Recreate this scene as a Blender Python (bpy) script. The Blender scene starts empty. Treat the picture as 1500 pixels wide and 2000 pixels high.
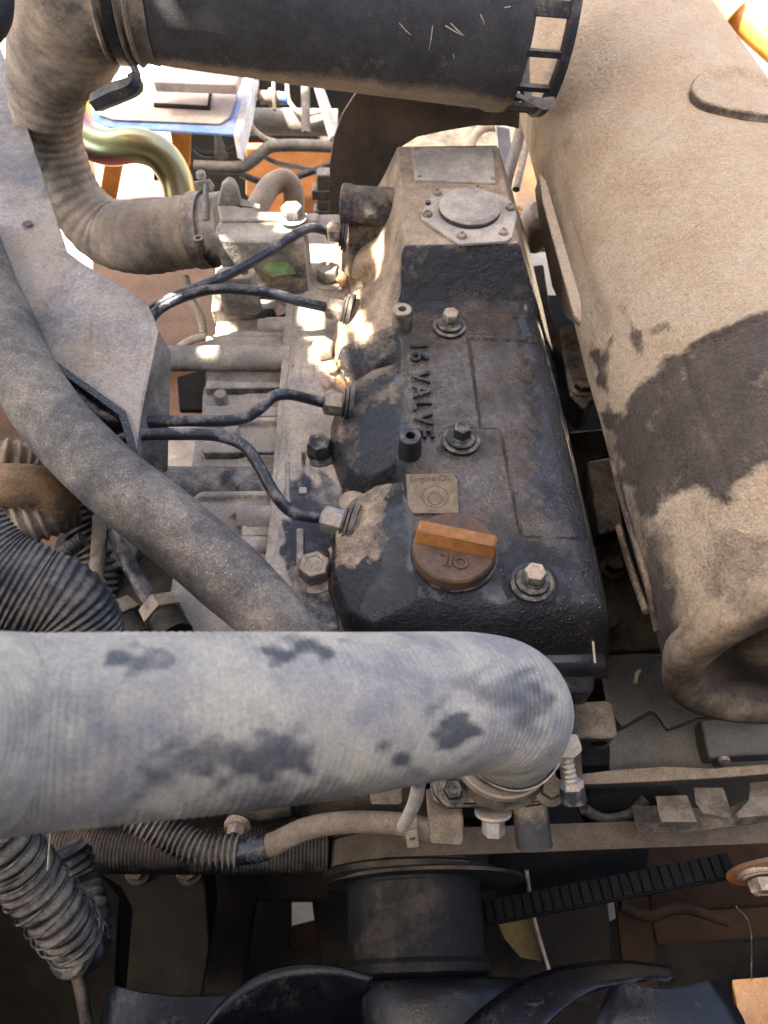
import bpy, bmesh, math, random
import numpy as np
from mathutils import Vector, Matrix
from mathutils.geometry import tessellate_polygon
R = math.radians
random.seed(7)
rng = np.random.default_rng(7)
sc = bpy.context.scene
C = sc.collection

# ------------------------------------------------------------------ camera
CAM_H = 0.553; PITCH = 55.4; YAW = 1.5; FPX = 1386.0
cd = bpy.data.cameras.new('camera'); cam = bpy.data.objects.new('camera', cd); C.objects.link(cam)
sc.camera = cam
cam.location = (0, 0, CAM_H)
cam.rotation_euler = (R(90 - PITCH), 0, R(-YAW))
cd.sensor_fit = 'VERTICAL'; cd.sensor_height = 36; cd.lens = FPX / 2000 * 36
cd.clip_start = 0.01; cd.clip_end = 400
cd.dof.use_dof = True; cd.dof.focus_distance = 0.68; cd.dof.aperture_fstop = 8

# ------------------------------------------------------------------ light
SUN_EL, SUN_AZ = 66.0, -105.0           # azimuth from +Y, negative = towards -X
w = bpy.data.worlds.new('World'); sc.world = w; w.use_nodes = True
nt = w.node_tree
bg = nt.nodes['Background']; sky = nt.nodes.new('ShaderNodeTexSky')
sky.sky_type = 'NISHITA'; sky.sun_disc = False
sky.sun_elevation = R(SUN_EL); sky.sun_rotation = R(SUN_AZ)
sky.dust_density = 5.0; sky.air_density = 0.7; sky.ozone_density = 0.2
nt.links.new(sky.outputs[0], bg.inputs[0]); bg.inputs[1].default_value = 0.15
sd = Vector((math.sin(R(SUN_AZ)) * math.cos(R(SUN_EL)), math.cos(R(SUN_AZ)) * math.cos(R(SUN_EL)), math.sin(R(SUN_EL))))
ld = bpy.data.lights.new('sun', 'SUN'); lo = bpy.data.objects.new('sun', ld); C.objects.link(lo)
ld.energy = 5.0; ld.angle = R(0.5); ld.color = (1, .95, .86)
lo.rotation_euler = sd.to_track_quat('Z', 'Y').to_euler(); lo.location = (0, 3, 5)
sc.view_settings.view_transform = 'Standard'; sc.view_settings.look = 'None'
sc.view_settings.exposure = 3.0; sc.view_settings.gamma = 1
sc.cycles.max_bounces = 8; sc.cycles.diffuse_bounces = 5

# ------------------------------------------------------------------ photo pixel <-> place
_p, _y = R(PITCH), R(-YAW)
rgt = Vector((math.cos(_y), math.sin(_y), 0)); fh = Vector((-math.sin(_y), math.cos(_y), 0))
FW = fh * math.cos(_p) - Vector((0, 0, 1)) * math.sin(_p); UPV = fh * math.sin(_p) + Vector((0, 0, 1)) * math.cos(_p)
CAMP = Vector((0, 0, CAM_H))
def ray(px, py): return FW + rgt * ((px - 750) / FPX) + UPV * ((1000 - py) / FPX)
def P(px, py, z=None, y=None, d=None, x=None):
    v = ray(px, py)
    if d is not None: t = d
    elif z is not None: t = (z - CAM_H) / v.z
    elif y is not None: t = y / v.y
    else: t = x / v.x
    return CAMP + v * t
def proj(V):
    V = np.asarray(V, float).reshape(-1, 3) - np.array(CAMP)
    dd = V @ np.array(FW); dd = np.where(dd < 1e-3, 1e-3, dd)
    return 750 + FPX * (V @ np.array(rgt)) / dd, 1000 - FPX * (V @ np.array(UPV)) / dd
def sdpoly(x, y, poly):
    """signed distance to a closed polygon, negative inside"""
    x = np.asarray(x, float); y = np.asarray(y, float)
    d = np.full(x.shape, 1e18); s = np.ones(x.shape)
    n = len(poly); j = n - 1
    for i in range(n):
        ex, ey = poly[j][0] - poly[i][0], poly[j][1] - poly[i][1]
        wx, wy = x - poly[i][0], y - poly[i][1]
        t = np.clip((wx * ex + wy * ey) / (ex * ex + ey * ey), 0, 1)
        d = np.minimum(d, (wx - ex * t) ** 2 + (wy - ey * t) ** 2)
        c1 = y >= poly[i][1]; c2 = y < poly[j][1]; c3 = ex * wy > ey * wx
        s = np.where((c1 & c2 & c3) | (~c1 & ~c2 & ~c3), -s, s)
        j = i
    return s * np.sqrt(d)
def ss(a, b, x): t = np.clip((x - a) / (b - a), 0, 1); return t * t * (3 - 2 * t)

# ------------------------------------------------------------------ materials
def newmat(name):
    m = bpy.data.materials.new(name); m.use_nodes = True
    n = m.node_tree.nodes; b = n['Principled BSDF']
    return m, n, m.node_tree.links, b
MATS = {}
def grime(name, base, dust, amount=.5, up=.5, s=25, rough=.55, drough=.95, bump=.3, bs=400, metal=0., speck=.3,
          dust2=None, coat=0., streak=None, contrast=.25, spec=.4, bd=.0012, grain=.28):
    dust = (dust[0] * 1.08, dust[1] * .985, dust[2] * .86)
    if dust2: dust2 = (dust2[0] * 1.08, dust2[1] * .985, dust2[2] * .86)
    m, n, L, b = newmat(name)
    tc = n.new('ShaderNodeTexCoord'); oi = n.new('ShaderNodeObjectInfo')
    off = n.new('ShaderNodeVectorMath'); off.operation = 'ADD'
    L.new(tc.outputs['Object'], off.inputs[0])
    cmb = n.new('ShaderNodeCombineXYZ')
    mu = n.new('ShaderNodeMath'); mu.operation = 'MULTIPLY'; mu.inputs[1].default_value = 3.7
    L.new(oi.outputs['Random'], mu.inputs[0]); L.new(mu.outputs[0], cmb.inputs[0]); L.new(mu.outputs[0], cmb.inputs[1])
    L.new(cmb.outputs[0], off.inputs[1])
    def noise(sc_, det=6, rgh=.6, vec=None):
        q = n.new('ShaderNodeTexNoise'); q.inputs['Scale'].default_value = sc_; q.inputs['Detail'].default_value = det
        q.inputs['Roughness'].default_value = rgh; L.new(vec or off.outputs[0], q.inputs['Vector']); return q.outputs['Fac']
    def math_(op, a, c, d=None):
        q = n.new('ShaderNodeMath'); q.operation = op
        for i, v in enumerate((a, c, d)):
            if v is None: continue
            if isinstance(v, (int, float)): q.inputs[i].default_value = v
            else: L.new(v, q.inputs[i])
        return q.outputs[0]
    def mixc(f, a, c):
        q = n.new('ShaderNodeMix'); q.data_type = 'RGBA'
        if isinstance(f, (int, float)): q.inputs[0].default_value = f
        else: L.new(f, q.inputs[0])
        for i, v in ((6, a), (7, c)):
            if isinstance(v, tuple): q.inputs[i].default_value = (*v, 1)
            else: L.new(v, q.inputs[i])
        return q.outputs[2]
    def ramp(v, lo, hi):
        q = n.new('ShaderNodeMapRange'); q.inputs[1].default_value = lo; q.inputs[2].default_value = hi
        L.new(v, q.inputs[0]); return q.outputs[0]
    geo = n.new('ShaderNodeNewGeometry'); sx = n.new('ShaderNodeSeparateXYZ'); L.new(geo.outputs['Normal'], sx.inputs[0])
    at = n.new('ShaderNodeAttribute'); at.attribute_name = 'dust'
    aw = n.new('ShaderNodeAttribute'); aw.attribute_name = 'wet'
    n1 = noise(s); n2 = noise(s * 7, 5, .7); n3 = noise(s * 40, 3, .7)
    v = math_('MULTIPLY_ADD', sx.outputs[2], up, amount - .5 * up)
    v = math_('ADD', v, math_('MULTIPLY_ADD', n1, 1.7, -.85))
    v = math_('ADD', v, math_('MULTIPLY_ADD', n2, .7, -.35))
    v = math_('ADD', v, math_('MULTIPLY_ADD', n3, .4, -.2))
    v = math_('ADD', v, at.outputs['Fac'])
    f = ramp(v, .5 - contrast, .5 + contrast)
    d2 = dust2 or tuple(x * .72 for x in dust)
    dc = mixc(ramp(noise(s * 1.7, 6, .65), .38, .62), d2, dust)
    wetd = mixc(ramp(n2, .3, .75), tuple(x * .26 for x in dust), tuple(x * .09 for x in dust))
    dc = mixc(aw.outputs['Fac'], dc, wetd)
    bc = mixc(ramp(noise(s * 3, 4, .6), .3, .7), tuple(x * .7 for x in base), tuple(x * 1.25 for x in base))
    col = mixc(f, bc, dc)
    if speck > 0:
        vz = n.new('ShaderNodeTexVoronoi'); vz.inputs['Scale'].default_value = 270; L.new(off.outputs[0], vz.inputs['Vector'])
        sp = math_('LESS_THAN', vz.outputs['Distance'], math_('MULTIPLY_ADD', n1, .5, -.08 - .12 * (1 - speck)))
        col = mixc(math_('MULTIPLY', sp, speck), col, tuple(min(.7, x * 1.35 + .02) for x in dust))
    gn_ = noise(520, 3, .75); g2_ = noise(120, 4, .7)
    gm = math_('MULTIPLY', math_('MULTIPLY_ADD', ramp(gn_, .3, .7), grain * 2, 1 - grain), math_('MULTIPLY_ADD', ramp(g2_, .3, .7), grain * .7, 1 - grain * .35))
    q = n.new('ShaderNodeVectorMath'); q.operation = 'SCALE'; L.new(col, q.inputs[0]); L.new(gm, q.inputs['Scale']); col = q.outputs[0]
    L.new(col, b.inputs['Base Color'])
    rg = math_('MULTIPLY_ADD', f, drough - rough, rough)
    rg = math_('ADD', rg, math_('MULTIPLY_ADD', n2, .2, -.1))
    rg = math_('MULTIPLY_ADD', aw.outputs['Fac'], math_('SUBTRACT', math_('MULTIPLY_ADD', n3, .45, -.04), rg), rg)
    L.new(rg, b.inputs['Roughness'])
    if metal: L.new(math_('MULTIPLY_ADD', f, -metal, metal), b.inputs['Metallic'])
    b.inputs['Specular IOR Level'].default_value = spec
    b.inputs['Coat Roughness'].default_value = .12
    if coat: L.new(math_('MULTIPLY', aw.outputs['Fac'], math_('MULTIPLY_ADD', ramp(noise(30, 4, .6), .4, .6), .35, .06)), b.inputs['Coat Weight'])
    hgt = math_('ADD', math_('MULTIPLY', noise(bs, 4, .65), 1.), math_('MULTIPLY', f, .5))
    hgt = math_('ADD', hgt, math_('MULTIPLY', n2, .7))
    bp = n.new('ShaderNodeBump'); bp.inputs['Strength'].default_value = bump; bp.inputs['Distance'].default_value = bd
    L.new(hgt, bp.inputs['Height']); L.new(bp.outputs[0], b.inputs['Normal'])
    MATS[name] = m
    return m
TAN = (.40, .335, .25); TAN2 = (.27, .22, .165); GREYD = (.30, .265, .215)
def M(k): return MATS[k]
grime('cover_paint', (.012, .012, .013), (.43, .34, .245), coat=1, amount=.36, up=.25, s=22, rough=.27, bump=1., bs=300, bd=.0032, speck=.35, spec=.55, grain=.4, dust2=(.30, .235, .165))
grime('black_paint', (.014, .015, .018), GREYD, amount=.42, up=.35, s=30, rough=.35, bump=.35, speck=.3)
grime('black_dark', (.010, .010, .010), (.11, .095, .075), amount=.35, up=.3, s=26, rough=.45, bump=.5, speck=.2)
grime('head_casting', (.03, .033, .04), (.45, .41, .345), amount=.86, up=.6, s=14, rough=.6, bump=.8, bs=240, bd=.002, speck=.1, dust2=(.27, .25, .23))
grime('muffler_steel', (.070, .052, .038), (.345, .285, .21), amount=1.0, up=.35, s=9, spec=.15, rough=.6, bump=1.0, bs=170, bd=.005, speck=.2, dust2=(.31, .24, .17))
grime('muffler_rim', (.06, .045, .033), (.30, .24, .17), amount=.9, up=.35, s=14, spec=.15, rough=.6, bump=.5, bs=300, speck=.3, dust2=(.22, .17, .12))
grime('hose_grey', (.07, .062, .055), (.24, .215, .18), amount=.60, up=.35, s=42, rough=.7, bump=.7, bs=380, speck=.75, contrast=.45, grain=.5)
grime('hose_front', (.075, .072, .070), (.37, .35, .295), amount=.92, up=.2, s=11, rough=.7, bump=.2, bs=500, speck=.2, dust2=(.20, .20, .21), contrast=.36, grain=.22)
grime('hose_tan', (.10, .085, .065), (.36, .30, .23), amount=.75, up=.35, s=16, rough=.8, bump=.4, bs=500, speck=.2)
grime('rubber_black', (.014, .014, .016), (.19, .17, .14), amount=.36, up=.5, s=34, rough=.55, bump=.4, bs=500, speck=.45)
grime('rubber_fuzz', (.048, .045, .043), (.30, .25, .19), amount=.22, up=.1, s=10, rough=.8, bump=.5, bs=900, speck=.25)
grime('plate_grey', (.045, .038, .03), (.27, .235, .19), amount=.42, up=.3, s=6, rough=.45, bump=.3, speck=.15, dust2=(.30, .29, .29))
grime('zinc', (.42, .42, .40), (.40, .34, .26), amount=.45, up=.4, s=60, rough=.4, bump=.35, metal=.8, speck=.1)
grime('bolt_dusty', (.09, .085, .08), (.38, .32, .25), amount=.6, up=.4, s=70, rough=.4, bump=.4, metal=.5, speck=.1)
grime('bolt_dark', (.03, .03, .032), (.30, .26, .20), amount=.2, up=.35, s=90, rough=.3, bump=.4, metal=.4, speck=.1)
grime('heat_shield', (.06, .044, .032), (.15, .115, .085), amount=.6, up=.3, s=12, rough=.6, bump=.5, bs=500, speck=.3)
grime('iron_dusty', (.035, .032, .028), (.20, .168, .125), amount=.62, up=.5, s=24, rough=.6, bump=.6, bs=420, speck=.3, spec=.3, grain=.35, dust2=(.13, .11, .085))
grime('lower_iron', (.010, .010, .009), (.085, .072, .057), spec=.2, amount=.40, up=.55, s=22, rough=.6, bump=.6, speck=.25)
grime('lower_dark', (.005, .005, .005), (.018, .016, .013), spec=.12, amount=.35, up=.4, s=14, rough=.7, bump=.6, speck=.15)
grime('plastic_shield', (.026, .027, .025), (.10, .095, .082), amount=.45, up=.4, s=10, rough=.4, bump=.2, speck=.2)
grime('fan_plastic', (.004, .004, .005), (.09, .085, .08), amount=.03, up=.2, s=40, spec=.25, rough=.3, bump=.3, speck=.3)
grime('orange_paint', (.62, .25, .045), (.38, .25, .15), amount=.45, up=.3, s=9, rough=.4, bump=.2, speck=.1)
grime('orange_dusty', (.30, .11, .03), (.20, .13, .085), amount=.6, up=.3, s=7, rough=.6, bump=.4, speck=.1)
grime('rust_brown', (.018, .009, .005), (.024, .015, .009), spec=.12, amount=.5, up=.4, s=12, rough=.8, bump=.5, speck=.2)
grime('olive_dirt', (.16, .12, .04), (.20, .16, .09), amount=.5, up=.4, s=20, rough=.7, bump=.4)
grime('white_paint', (.70, .69, .66), (.50, .45, .38), amount=.45, up=.3, s=12, rough=.4, bump=.2, speck=.1)
grime('tray_blue', (.16, .27, .50), (.50, .42, .34), amount=.2, up=.1, s=10, rough=.35, bump=.2, speck=.2)
grime('tray_tan', (.42, .34, .28), (.50, .42, .34), amount=.6, up=.4, s=10, rough=.8, bump=.4, speck=.2)
grime('cake_mud', (.14, .095, .055), (.30, .20, .11), amount=.55, up=.5, s=40, rough=.95, bump=1.0, bs=500, speck=.3)
grime('cap_plastic', (.075, .038, .018), (.13, .085, .052), amount=.3, up=.05, s=40, rough=.5, bump=.35, bs=700, speck=.25, dust2=(.08, .05, .035))
grime('cap_grip', (.33, .125, .022), (.16, .08, .035), amount=.3, up=.25, s=45, rough=.45, bump=.3, bs=700, speck=0, contrast=.6, grain=.15)
grime('cable_black', (.015, .015, .016), (.14, .12, .10), amount=.4, up=.3, s=40, rough=.6, bump=.3, speck=.3)
grime('pipe_painted', (.020, .022, .027), (.30, .28, .26), amount=.22, up=.25, s=55, rough=.3, bump=.3, speck=.35)
grime('ground_gravel', (.30, .25, .19), (.42, .36, .28), amount=.5, up=.1, s=6, rough=.95, bump=1., bs=60)
grime('leaf_green', (.10, .17, .05), (.26, .28, .14), amount=.35, up=.1, s=60, rough=.6, bump=.3, speck=.1)
grime('leaf_dry', (.42, .20, .08), (.45, .30, .18), amount=.4, up=.1, s=60, rough=.7, bump=.3, speck=.1)
grime('leaf_pink', (.40, .26, .20), (.42, .32, .25), amount=.4, up=.1, s=60, rough=.7, bump=.3, speck=.1)
grime('straw', (.55, .47, .34), (.45, .37, .26), amount=.4, up=.1, s=60, rough=.8, bump=.1, speck=0)
grime('sticker', (.17, .13, .08), (.22, .17, .11), amount=.5, up=.1, s=60, rough=.5, bump=.9, bs=450, speck=.2)
grime('ink', (.05, .035, .025), (.14, .10, .065), amount=.35, up=.1, s=120, rough=.6, bump=.4, bs=450, speck=0)
grime('tape_black', (.012, .014, .02), (.2, .18, .16), amount=.15, up=.2, s=50, rough=.2, bump=.4, speck=.2)
grime('sunshade_paint', (.62, .27, .05), (.38, .27, .17), amount=.35, up=.2, s=4, rough=.5, bump=.1, speck=.1)
def irid():
    m, n, L, b = newmat('iridescent_zinc')
    tc = n.new('ShaderNodeTexCoord'); no = n.new('ShaderNodeTexNoise'); no.inputs['Scale'].default_value = 9
    no.inputs['Detail'].default_value = 3
    L.new(tc.outputs['Object'], no.inputs['Vector'])
    at = n.new('ShaderNodeAttribute'); at.attribute_name = 'around'
    ma = n.new('ShaderNodeMath'); ma.operation = 'MULTIPLY_ADD'; ma.inputs[1].default_value = .5
    L.new(no.outputs['Fac'], ma.inputs[0]); L.new(at.outputs['Fac'], ma.inputs[2])
    cr = n.new('ShaderNodeValToRGB'); e = cr.color_ramp.elements
    e[0].position = .2; e[0].color = (.34, .28, .13, 1); e[1].position = 1.3 if False else 1.0; e[1].color = (.34, .28, .14, 1)
    for p_, c_ in ((.38, (.40, .50, .16, 1)), (.48, (.66, .50, .10, 1)), (.58, (.62, .26, .10, 1)), (.68, (.50, .17, .19, 1)), (.8, (.36, .42, .22, 1))):
        q = e.new(p_); q.color = c_
    L.new(ma.outputs[0], cr.inputs[0]); L.new(cr.outputs[0], b.inputs['Base Color'])
    b.inputs['Metallic'].default_value = .9; b.inputs['Roughness'].default_value = .33
    MATS['iridescent_zinc'] = m
    def glossy(name, c, r):
        m, n, L, b = newmat(name); b.inputs['Base Color'].default_value = (*c, 1); b.inputs['Roughness'].default_value = r; MATS[name] = m
    glossy('oil_bead', (.06, .045, .03), .12)
irid()

# ------------------------------------------------------------------ object helpers
class MB:
    def __init__(s): s.v = []; s.f = []; s.att = {}
    def add(s, V, F):
        o = len(s.v); s.v += [tuple(map(float, q)) for q in V]; s.f += [tuple(o + i for i in q) for q in F]; return s
def build(name, mb, mat, parent=None, bevel=0, smooth=True, seg=2, att=None, ang=40, solid=0, sub=0):
    """parent: None -> top-level object with its origin at the base of the shape"""
    V = np.array(mb.v, float).reshape(-1, 3)
    if parent is None: o3 = np.array([V[:, 0].mean(), V[:, 1].mean(), V[:, 2].min()])
    else:
        r = parent
        while r.parent: r = r.parent
        o3 = np.array(r.location)
    me = bpy.data.meshes.new(name); me.from_pydata((V - o3).tolist(), [], mb.f); me.validate()
    bm = bmesh.new(); bm.from_mesh(me)
    bmesh.ops.recalc_face_normals(bm, faces=bm.faces); bm.to_mesh(me); bm.free()
    for k, arr in dict(mb.att, **(att or {})).items():
        if callable(arr): arr = arr(V)
        a = me.attributes.new(k, 'FLOAT', 'POINT')
        a.data.foreach_set('value', np.asarray(arr, dtype=np.float32))
    me.materials.append(M(mat) if isinstance(mat, str) else mat)
    o = bpy.data.objects.new(name, me); C.objects.link(o)
    if parent is None: o.location = o3
    else: o.parent = parent
    if solid:
        q = o.modifiers.new('solid', 'SOLIDIFY'); q.thickness = solid; q.offset = 0
    if bevel:
        q = o.modifiers.new('bevel', 'BEVEL'); q.width = bevel; q.segments = seg; q.limit_method = 'ANGLE'; q.angle_limit = R(35); q.harden_normals = True
    if sub:
        q = o.modifiers.new('sub', 'SUBSURF'); q.levels = sub; q.render_levels = sub
    if smooth:
        me.shade_smooth()
        if not bevel or True:
            bmx = bmesh.new(); bmx.from_mesh(me)
            for e in bmx.edges:
                if len(e.link_faces) == 2 and e.calc_face_angle(0) > R(ang) : e.smooth = bool(bevel)
            bmx.to_mesh(me); bmx.free()
    return o
def tag(o, label, cat, group=None, kind=None):
    o['label'] = label; o['category'] = cat
    if group: o['group'] = group
    if kind: o['kind'] = kind
    return o
def thing(name, loc, label, cat, group=None):
    o = bpy.data.objects.new(name, None); C.objects.link(o); o.location = loc; o.empty_display_size = .02
    return tag(o, label, cat, group)

def spline(pts, step, rad=None):
    pts = [Vector(p) for p in pts]; n = len(pts)
    rad = rad or [1] * n
    if n == 2: pts = [pts[0], pts[0].lerp(pts[1], .5), pts[1]]; rad = [rad[0], (rad[0] + rad[1]) / 2, rad[1]]; n = 3
    out = []; ro = []
    for i in range(n - 1):
        p0 = pts[i - 1] if i else pts[0] * 2 - pts[1]; p1 = pts[i]; p2 = pts[i + 1]; p3 = pts[i + 2] if i + 2 < n else pts[-1] * 2 - pts[-2]
        a = (p1 - p0).length ** .5; b = (p2 - p1).length ** .5; c = (p3 - p2).length ** .5
        a = max(a, 1e-5); b = max(b, 1e-5); c = max(c, 1e-5)
        m1 = (p2 - p1) + ((p1 - p0) / a - (p2 - p0) / (a + b)) * b
        m2 = (p2 - p1) + ((p3 - p2) / c - (p3 - p1) / (b + c)) * b
        k = max(1, int(math.ceil((p2 - p1).length / step)))
        for j in range(k):
            t = j / k
            h = p1 * (2 * t ** 3 - 3 * t * t + 1) + m1 * (t ** 3 - 2 * t * t + t) + p2 * (-2 * t ** 3 + 3 * t * t) + m2 * (t ** 3 - t * t)
            out.append(h); ro.append(rad[i] * (1 - ss(0, 1, t)) + rad[i + 1] * ss(0, 1, t))
    out.append(pts[-1]); ro.append(rad[-1])
    return out, ro
def frames(path):
    T = []
    for i in range(len(path)):
        t = (path[min(i + 1, len(path) - 1)] - path[max(i - 1, 0)])
        T.append(t.normalized())
    a = Vector((0, 0, 1)) if abs(T[0].z) < .8 else Vector((0, 1, 0))
    N = [(a - T[0] * a.dot(T[0])).normalized()]
    for i in range(1, len(path)):
        q = T[i - 1].rotation_difference(T[i]); nn = q @ N[-1]; nn = (nn - T[i] * nn.dot(T[i])).normalized(); N.append(nn)
    return T, N
def tube(mb, pts, r, seg=24, step=None, rib=0, pitch=0, cap=True, wob=0, flat=False, mod=None):
    r = r if isinstance(r, (list, tuple)) else [r] * len(pts)
    st = step or (pitch / 6 if pitch else max(r) * .35)
    path, rr = spline(pts, st, list(r) if len(r) == len(pts) else [r[0]] * len(pts))
    T, N = frames(path); V = []; F = []; ar = []; s_ = 0; ph = rng.uniform(0, 9, 4)
    for i, p in enumerate(path):
        if i: s_ += (path[i] - path[i - 1]).length
        B = T[i].cross(N[i]); q = rr[i]
        if rib: q += rib * (0.5 + .5 * math.cos(s_ / pitch * 2 * math.pi)) - rib * .5
        if wob: q *= 1 + wob * (math.sin(s_ * 60 + ph[0]) * .5 + math.sin(s_ * 23 + ph[1]) * .6)
        if mod: q = mod(s_, q)
        for k in range(seg):
            a = 2 * math.pi * k / seg
            V.append(p + (N[i] * math.cos(a) + B * math.sin(a)) * q); ar.append(abs(k / seg * 2 - 1))
    n = len(path)
    for i in range(n - 1):
        for k in range(seg):
            F.append((i * seg + k, i * seg + (k + 1) % seg, (i + 1) * seg + (k + 1) % seg, (i + 1) * seg + k))
    if cap: F.append(tuple(range(seg))[::-1]); F.append(tuple((n - 1) * seg + k for k in range(seg)))
    mb.add(V, F); mb.around = ar
    return mb
def basis(ax):
    ax = Vector(ax).normalized(); a = Vector((0, 0, 1)) if abs(ax.z) < .9 else Vector((0, 1, 0))
    u = a.cross(ax).normalized(); return u, ax.cross(u), ax
def lathe(mb, prof, c, ax, seg=32, rot=0, closed=False):
    u, v, a = basis(ax); c = Vector(c); V = []; F = []
    for (r, h) in prof:
        for k in range(seg):
            t = 2 * math.pi * k / seg + rot
            V.append(c + a * h + (u * math.cos(t) + v * math.sin(t)) * max(r, 1e-5))
    n = len(prof)
    for i in range(n - 1 if not closed else n):
        j = (i + 1) % n
        for k in range(seg): F.append((i * seg + k, i * seg + (k + 1) % seg, j * seg + (k + 1) % seg, j * seg + k))
    if not closed:
        F.append(tuple(range(seg))[::-1]); F.append(tuple((n - 1) * seg + k for k in range(seg)))
    mb.add(V, F); return mb
def box(mb, c, size, rot=None, ax=None):
    x, y, z = [s * .5 for s in size]; Mx = rot or Matrix.Identity(3); c = Vector(c)
    V = [c + Mx @ Vector((sx * x, sy * y, sz * z)) for sx in (-1, 1) for sy in (-1, 1) for sz in (-1, 1)]
    F = [(0, 1, 3, 2), (4, 6, 7, 5), (0, 4, 5, 1), (2, 3, 7, 6), (0, 2, 6, 4), (1, 5, 7, 3)]
    mb.add(V, F); return mb
def prism(mb, pts, dvec):
    """pts: 3D polygon; extruded by dvec"""
    n = len(pts); dvec = Vector(dvec)
    V = [Vector(p) for p in pts] + [Vector(p) + dvec for p in pts]
    tris = tessellate_polygon([[Vector(p) for p in pts]])
    F = [tuple(t) for t in tris] + [tuple(i + n for i in t)[::-1] for t in tris]
    F = [tuple(range(n)), tuple(range(n, 2 * n))[::-1]]
    F += [(i, (i + 1) % n, (i + 1) % n + n, i + n) for i in range(n)]
    mb.add(V, F); return mb
def pz(z, *pp): return [P(a, b, z=z) for a, b in pp]
def ppy(y, *pp): return [P(a, b, y=y) for a, b in pp]
def pd(d, *pp): return [P(a, b, d=d) for a, b in pp]
def slab(mb, pp, z, t): return prism(mb, pz(z, *pp), (0, 0, -t))
def rot2(ax, ang): return Matrix.Rotation(ang, 3, ax)
def hexbolt(parent, c, ax, r, h, washer=None, mat='bolt_dusty', name='bolt', flange=0, rot=None, wmat=None, dome=.15):
    """hex head bolt at c (on the surface), pointing along ax; returns the head"""
    a = Vector(ax).normalized(); c = Vector(c); base = 0; mb = MB()
    rot = random.uniform(0, 1) if rot is None else rot
    wt = 0
    if washer: wt = washer[1]
    if flange: lathe(mb, [(0, wt), (flange, wt), (flange, wt + h * .12), (flange * .8, wt + h * .28), (0, wt + h * .28)], c, a, 24)
    lathe(mb, [(0, wt + h * .1), (r, wt + h * .1), (r, wt + h * .86), (r * .9, wt + h), (r * .62, wt + h * .99), (r * .58, wt + h * .93), (0, wt + h * .93)], c, a, 6, rot)
    o = build(name, mb, mat, parent, bevel=r * .06, ang=30)
    if washer:
        mw = MB(); wr = washer[0]
        lathe(mw, [(0, 0), (wr, 0), (wr, wt * .5), (wr * .92, wt * .75), (wr * .80, wt * .75), (wr * .76, wt), (0, wt)], c, a, 32)
        build('washer', mw, wmat or mat, o, bevel=.0004)
    return o
def text(name, body, size, c, xdir, updir, mat, parent, ext=.0006, bev=.0002, align='CENTER', sp=1., att=None):
    cu = bpy.data.curves.new(name, 'FONT'); cu.body = body; cu.size = size; cu.space_character = sp; cu.extrude = ext; cu.bevel_depth = bev
    cu.align_x = align; cu.align_y = 'CENTER'
    tmp = bpy.data.objects.new('tmp', cu); C.objects.link(tmp)
    dg = bpy.context.evaluated_depsgraph_get(); me = bpy.data.meshes.new_from_object(tmp.evaluated_get(dg))
    bpy.data.objects.remove(tmp); bpy.data.curves.remove(cu)
    x = Vector(xdir).normalized(); zz = x.cross(Vector(updir)).normalized(); y = zz.cross(x)
    r = parent
    while r.parent: r = r.parent
    Mt = Matrix((x, y, zz)).transposed().to_4x4(); Mt.translation = Vector(c) - r.location
    me.transform(Mt); me.materials.clear(); me.materials.append(M(mat)); me.name = name
    for k, v in (att or {}).items():
        a = me.attributes.new(k, 'FLOAT', 'POINT'); a.data.foreach_set('value', np.full(len(me.vertices), v, dtype=np.float32))
    o = bpy.data.objects.new(name, me); C.objects.link(o); o.parent = parent
    return o
def hfield(mb, xs, ys, Z, keep=None):
    nx, ny = len(xs), len(ys); o = len(mb.v)
    X, Y = np.meshgrid(xs, ys, indexing='ij')
    mb.v += list(zip(X.ravel().tolist(), Y.ravel().tolist(), Z.ravel().tolist()))
    for i in range(nx - 1):
        for j in range(ny - 1):
            if keep is None or keep[i, j]:
                mb.f.append((o + i * ny + j, o + (i + 1) * ny + j, o + (i + 1) * ny + j + 1, o + i * ny + j + 1))
    return mb
# ------------------------------------------------------------------ the setting
g = MB(); box(g, (0, 3, -1.30), (60, 60, .1)); o = build('ground', g, 'ground_gravel'); o['kind'] = 'structure'

# belly pan and side walls of the engine bay, with the gaps through which the ground shows
gz = -.80
def gp(*pp): return [P(a, b, z=gz) for a, b in pp]
gaps = [gp((570, 1762), (618, 1762), (622, 1790), (612, 1824), (570, 1822)), gp((484, 1776), (494, 1774), (496, 1800), (488, 1818), (482, 1812)),
        gp((944, 1795), (968, 1795), (966, 1812), (944, 1812)), gp((870, 1700), (872, 1690), (1000, 1690), (985, 1745), (940, 1752)), gp((1180, 1705), (1200, 1702), (1208, 1790), (1190, 1800))]
po = [Vector((-.95, -.5, gz)), Vector((1.2, -.5, gz)), Vector((1.2, 1.35, gz)), Vector((-.95, 1.35, gz))]
lp = [po] + gaps
eb_ = thing('engine_bay', (0, .4, gz), 'dark inside of the engine bay around and below the engine', 'engine bay')
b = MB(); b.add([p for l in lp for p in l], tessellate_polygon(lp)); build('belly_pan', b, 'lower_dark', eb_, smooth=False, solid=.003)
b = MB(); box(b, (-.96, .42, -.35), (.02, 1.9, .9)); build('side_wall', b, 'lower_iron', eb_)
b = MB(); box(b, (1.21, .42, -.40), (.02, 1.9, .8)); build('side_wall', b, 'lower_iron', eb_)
b = MB(); box(b, (.1, -.62, .3), (3.0, .05, 2.6)); build('sky_blocker', b, 'lower_iron', eb_)  # unseen wall added behind the camera to darken surfaces facing it
b = MB(); box(b, (.1, -.24, -.30), (1.5, .08, .80)); build('unseen_radiator', b, 'lower_dark', eb_)  # unseen radiator block, added to keep sky light off the lower parts

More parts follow.
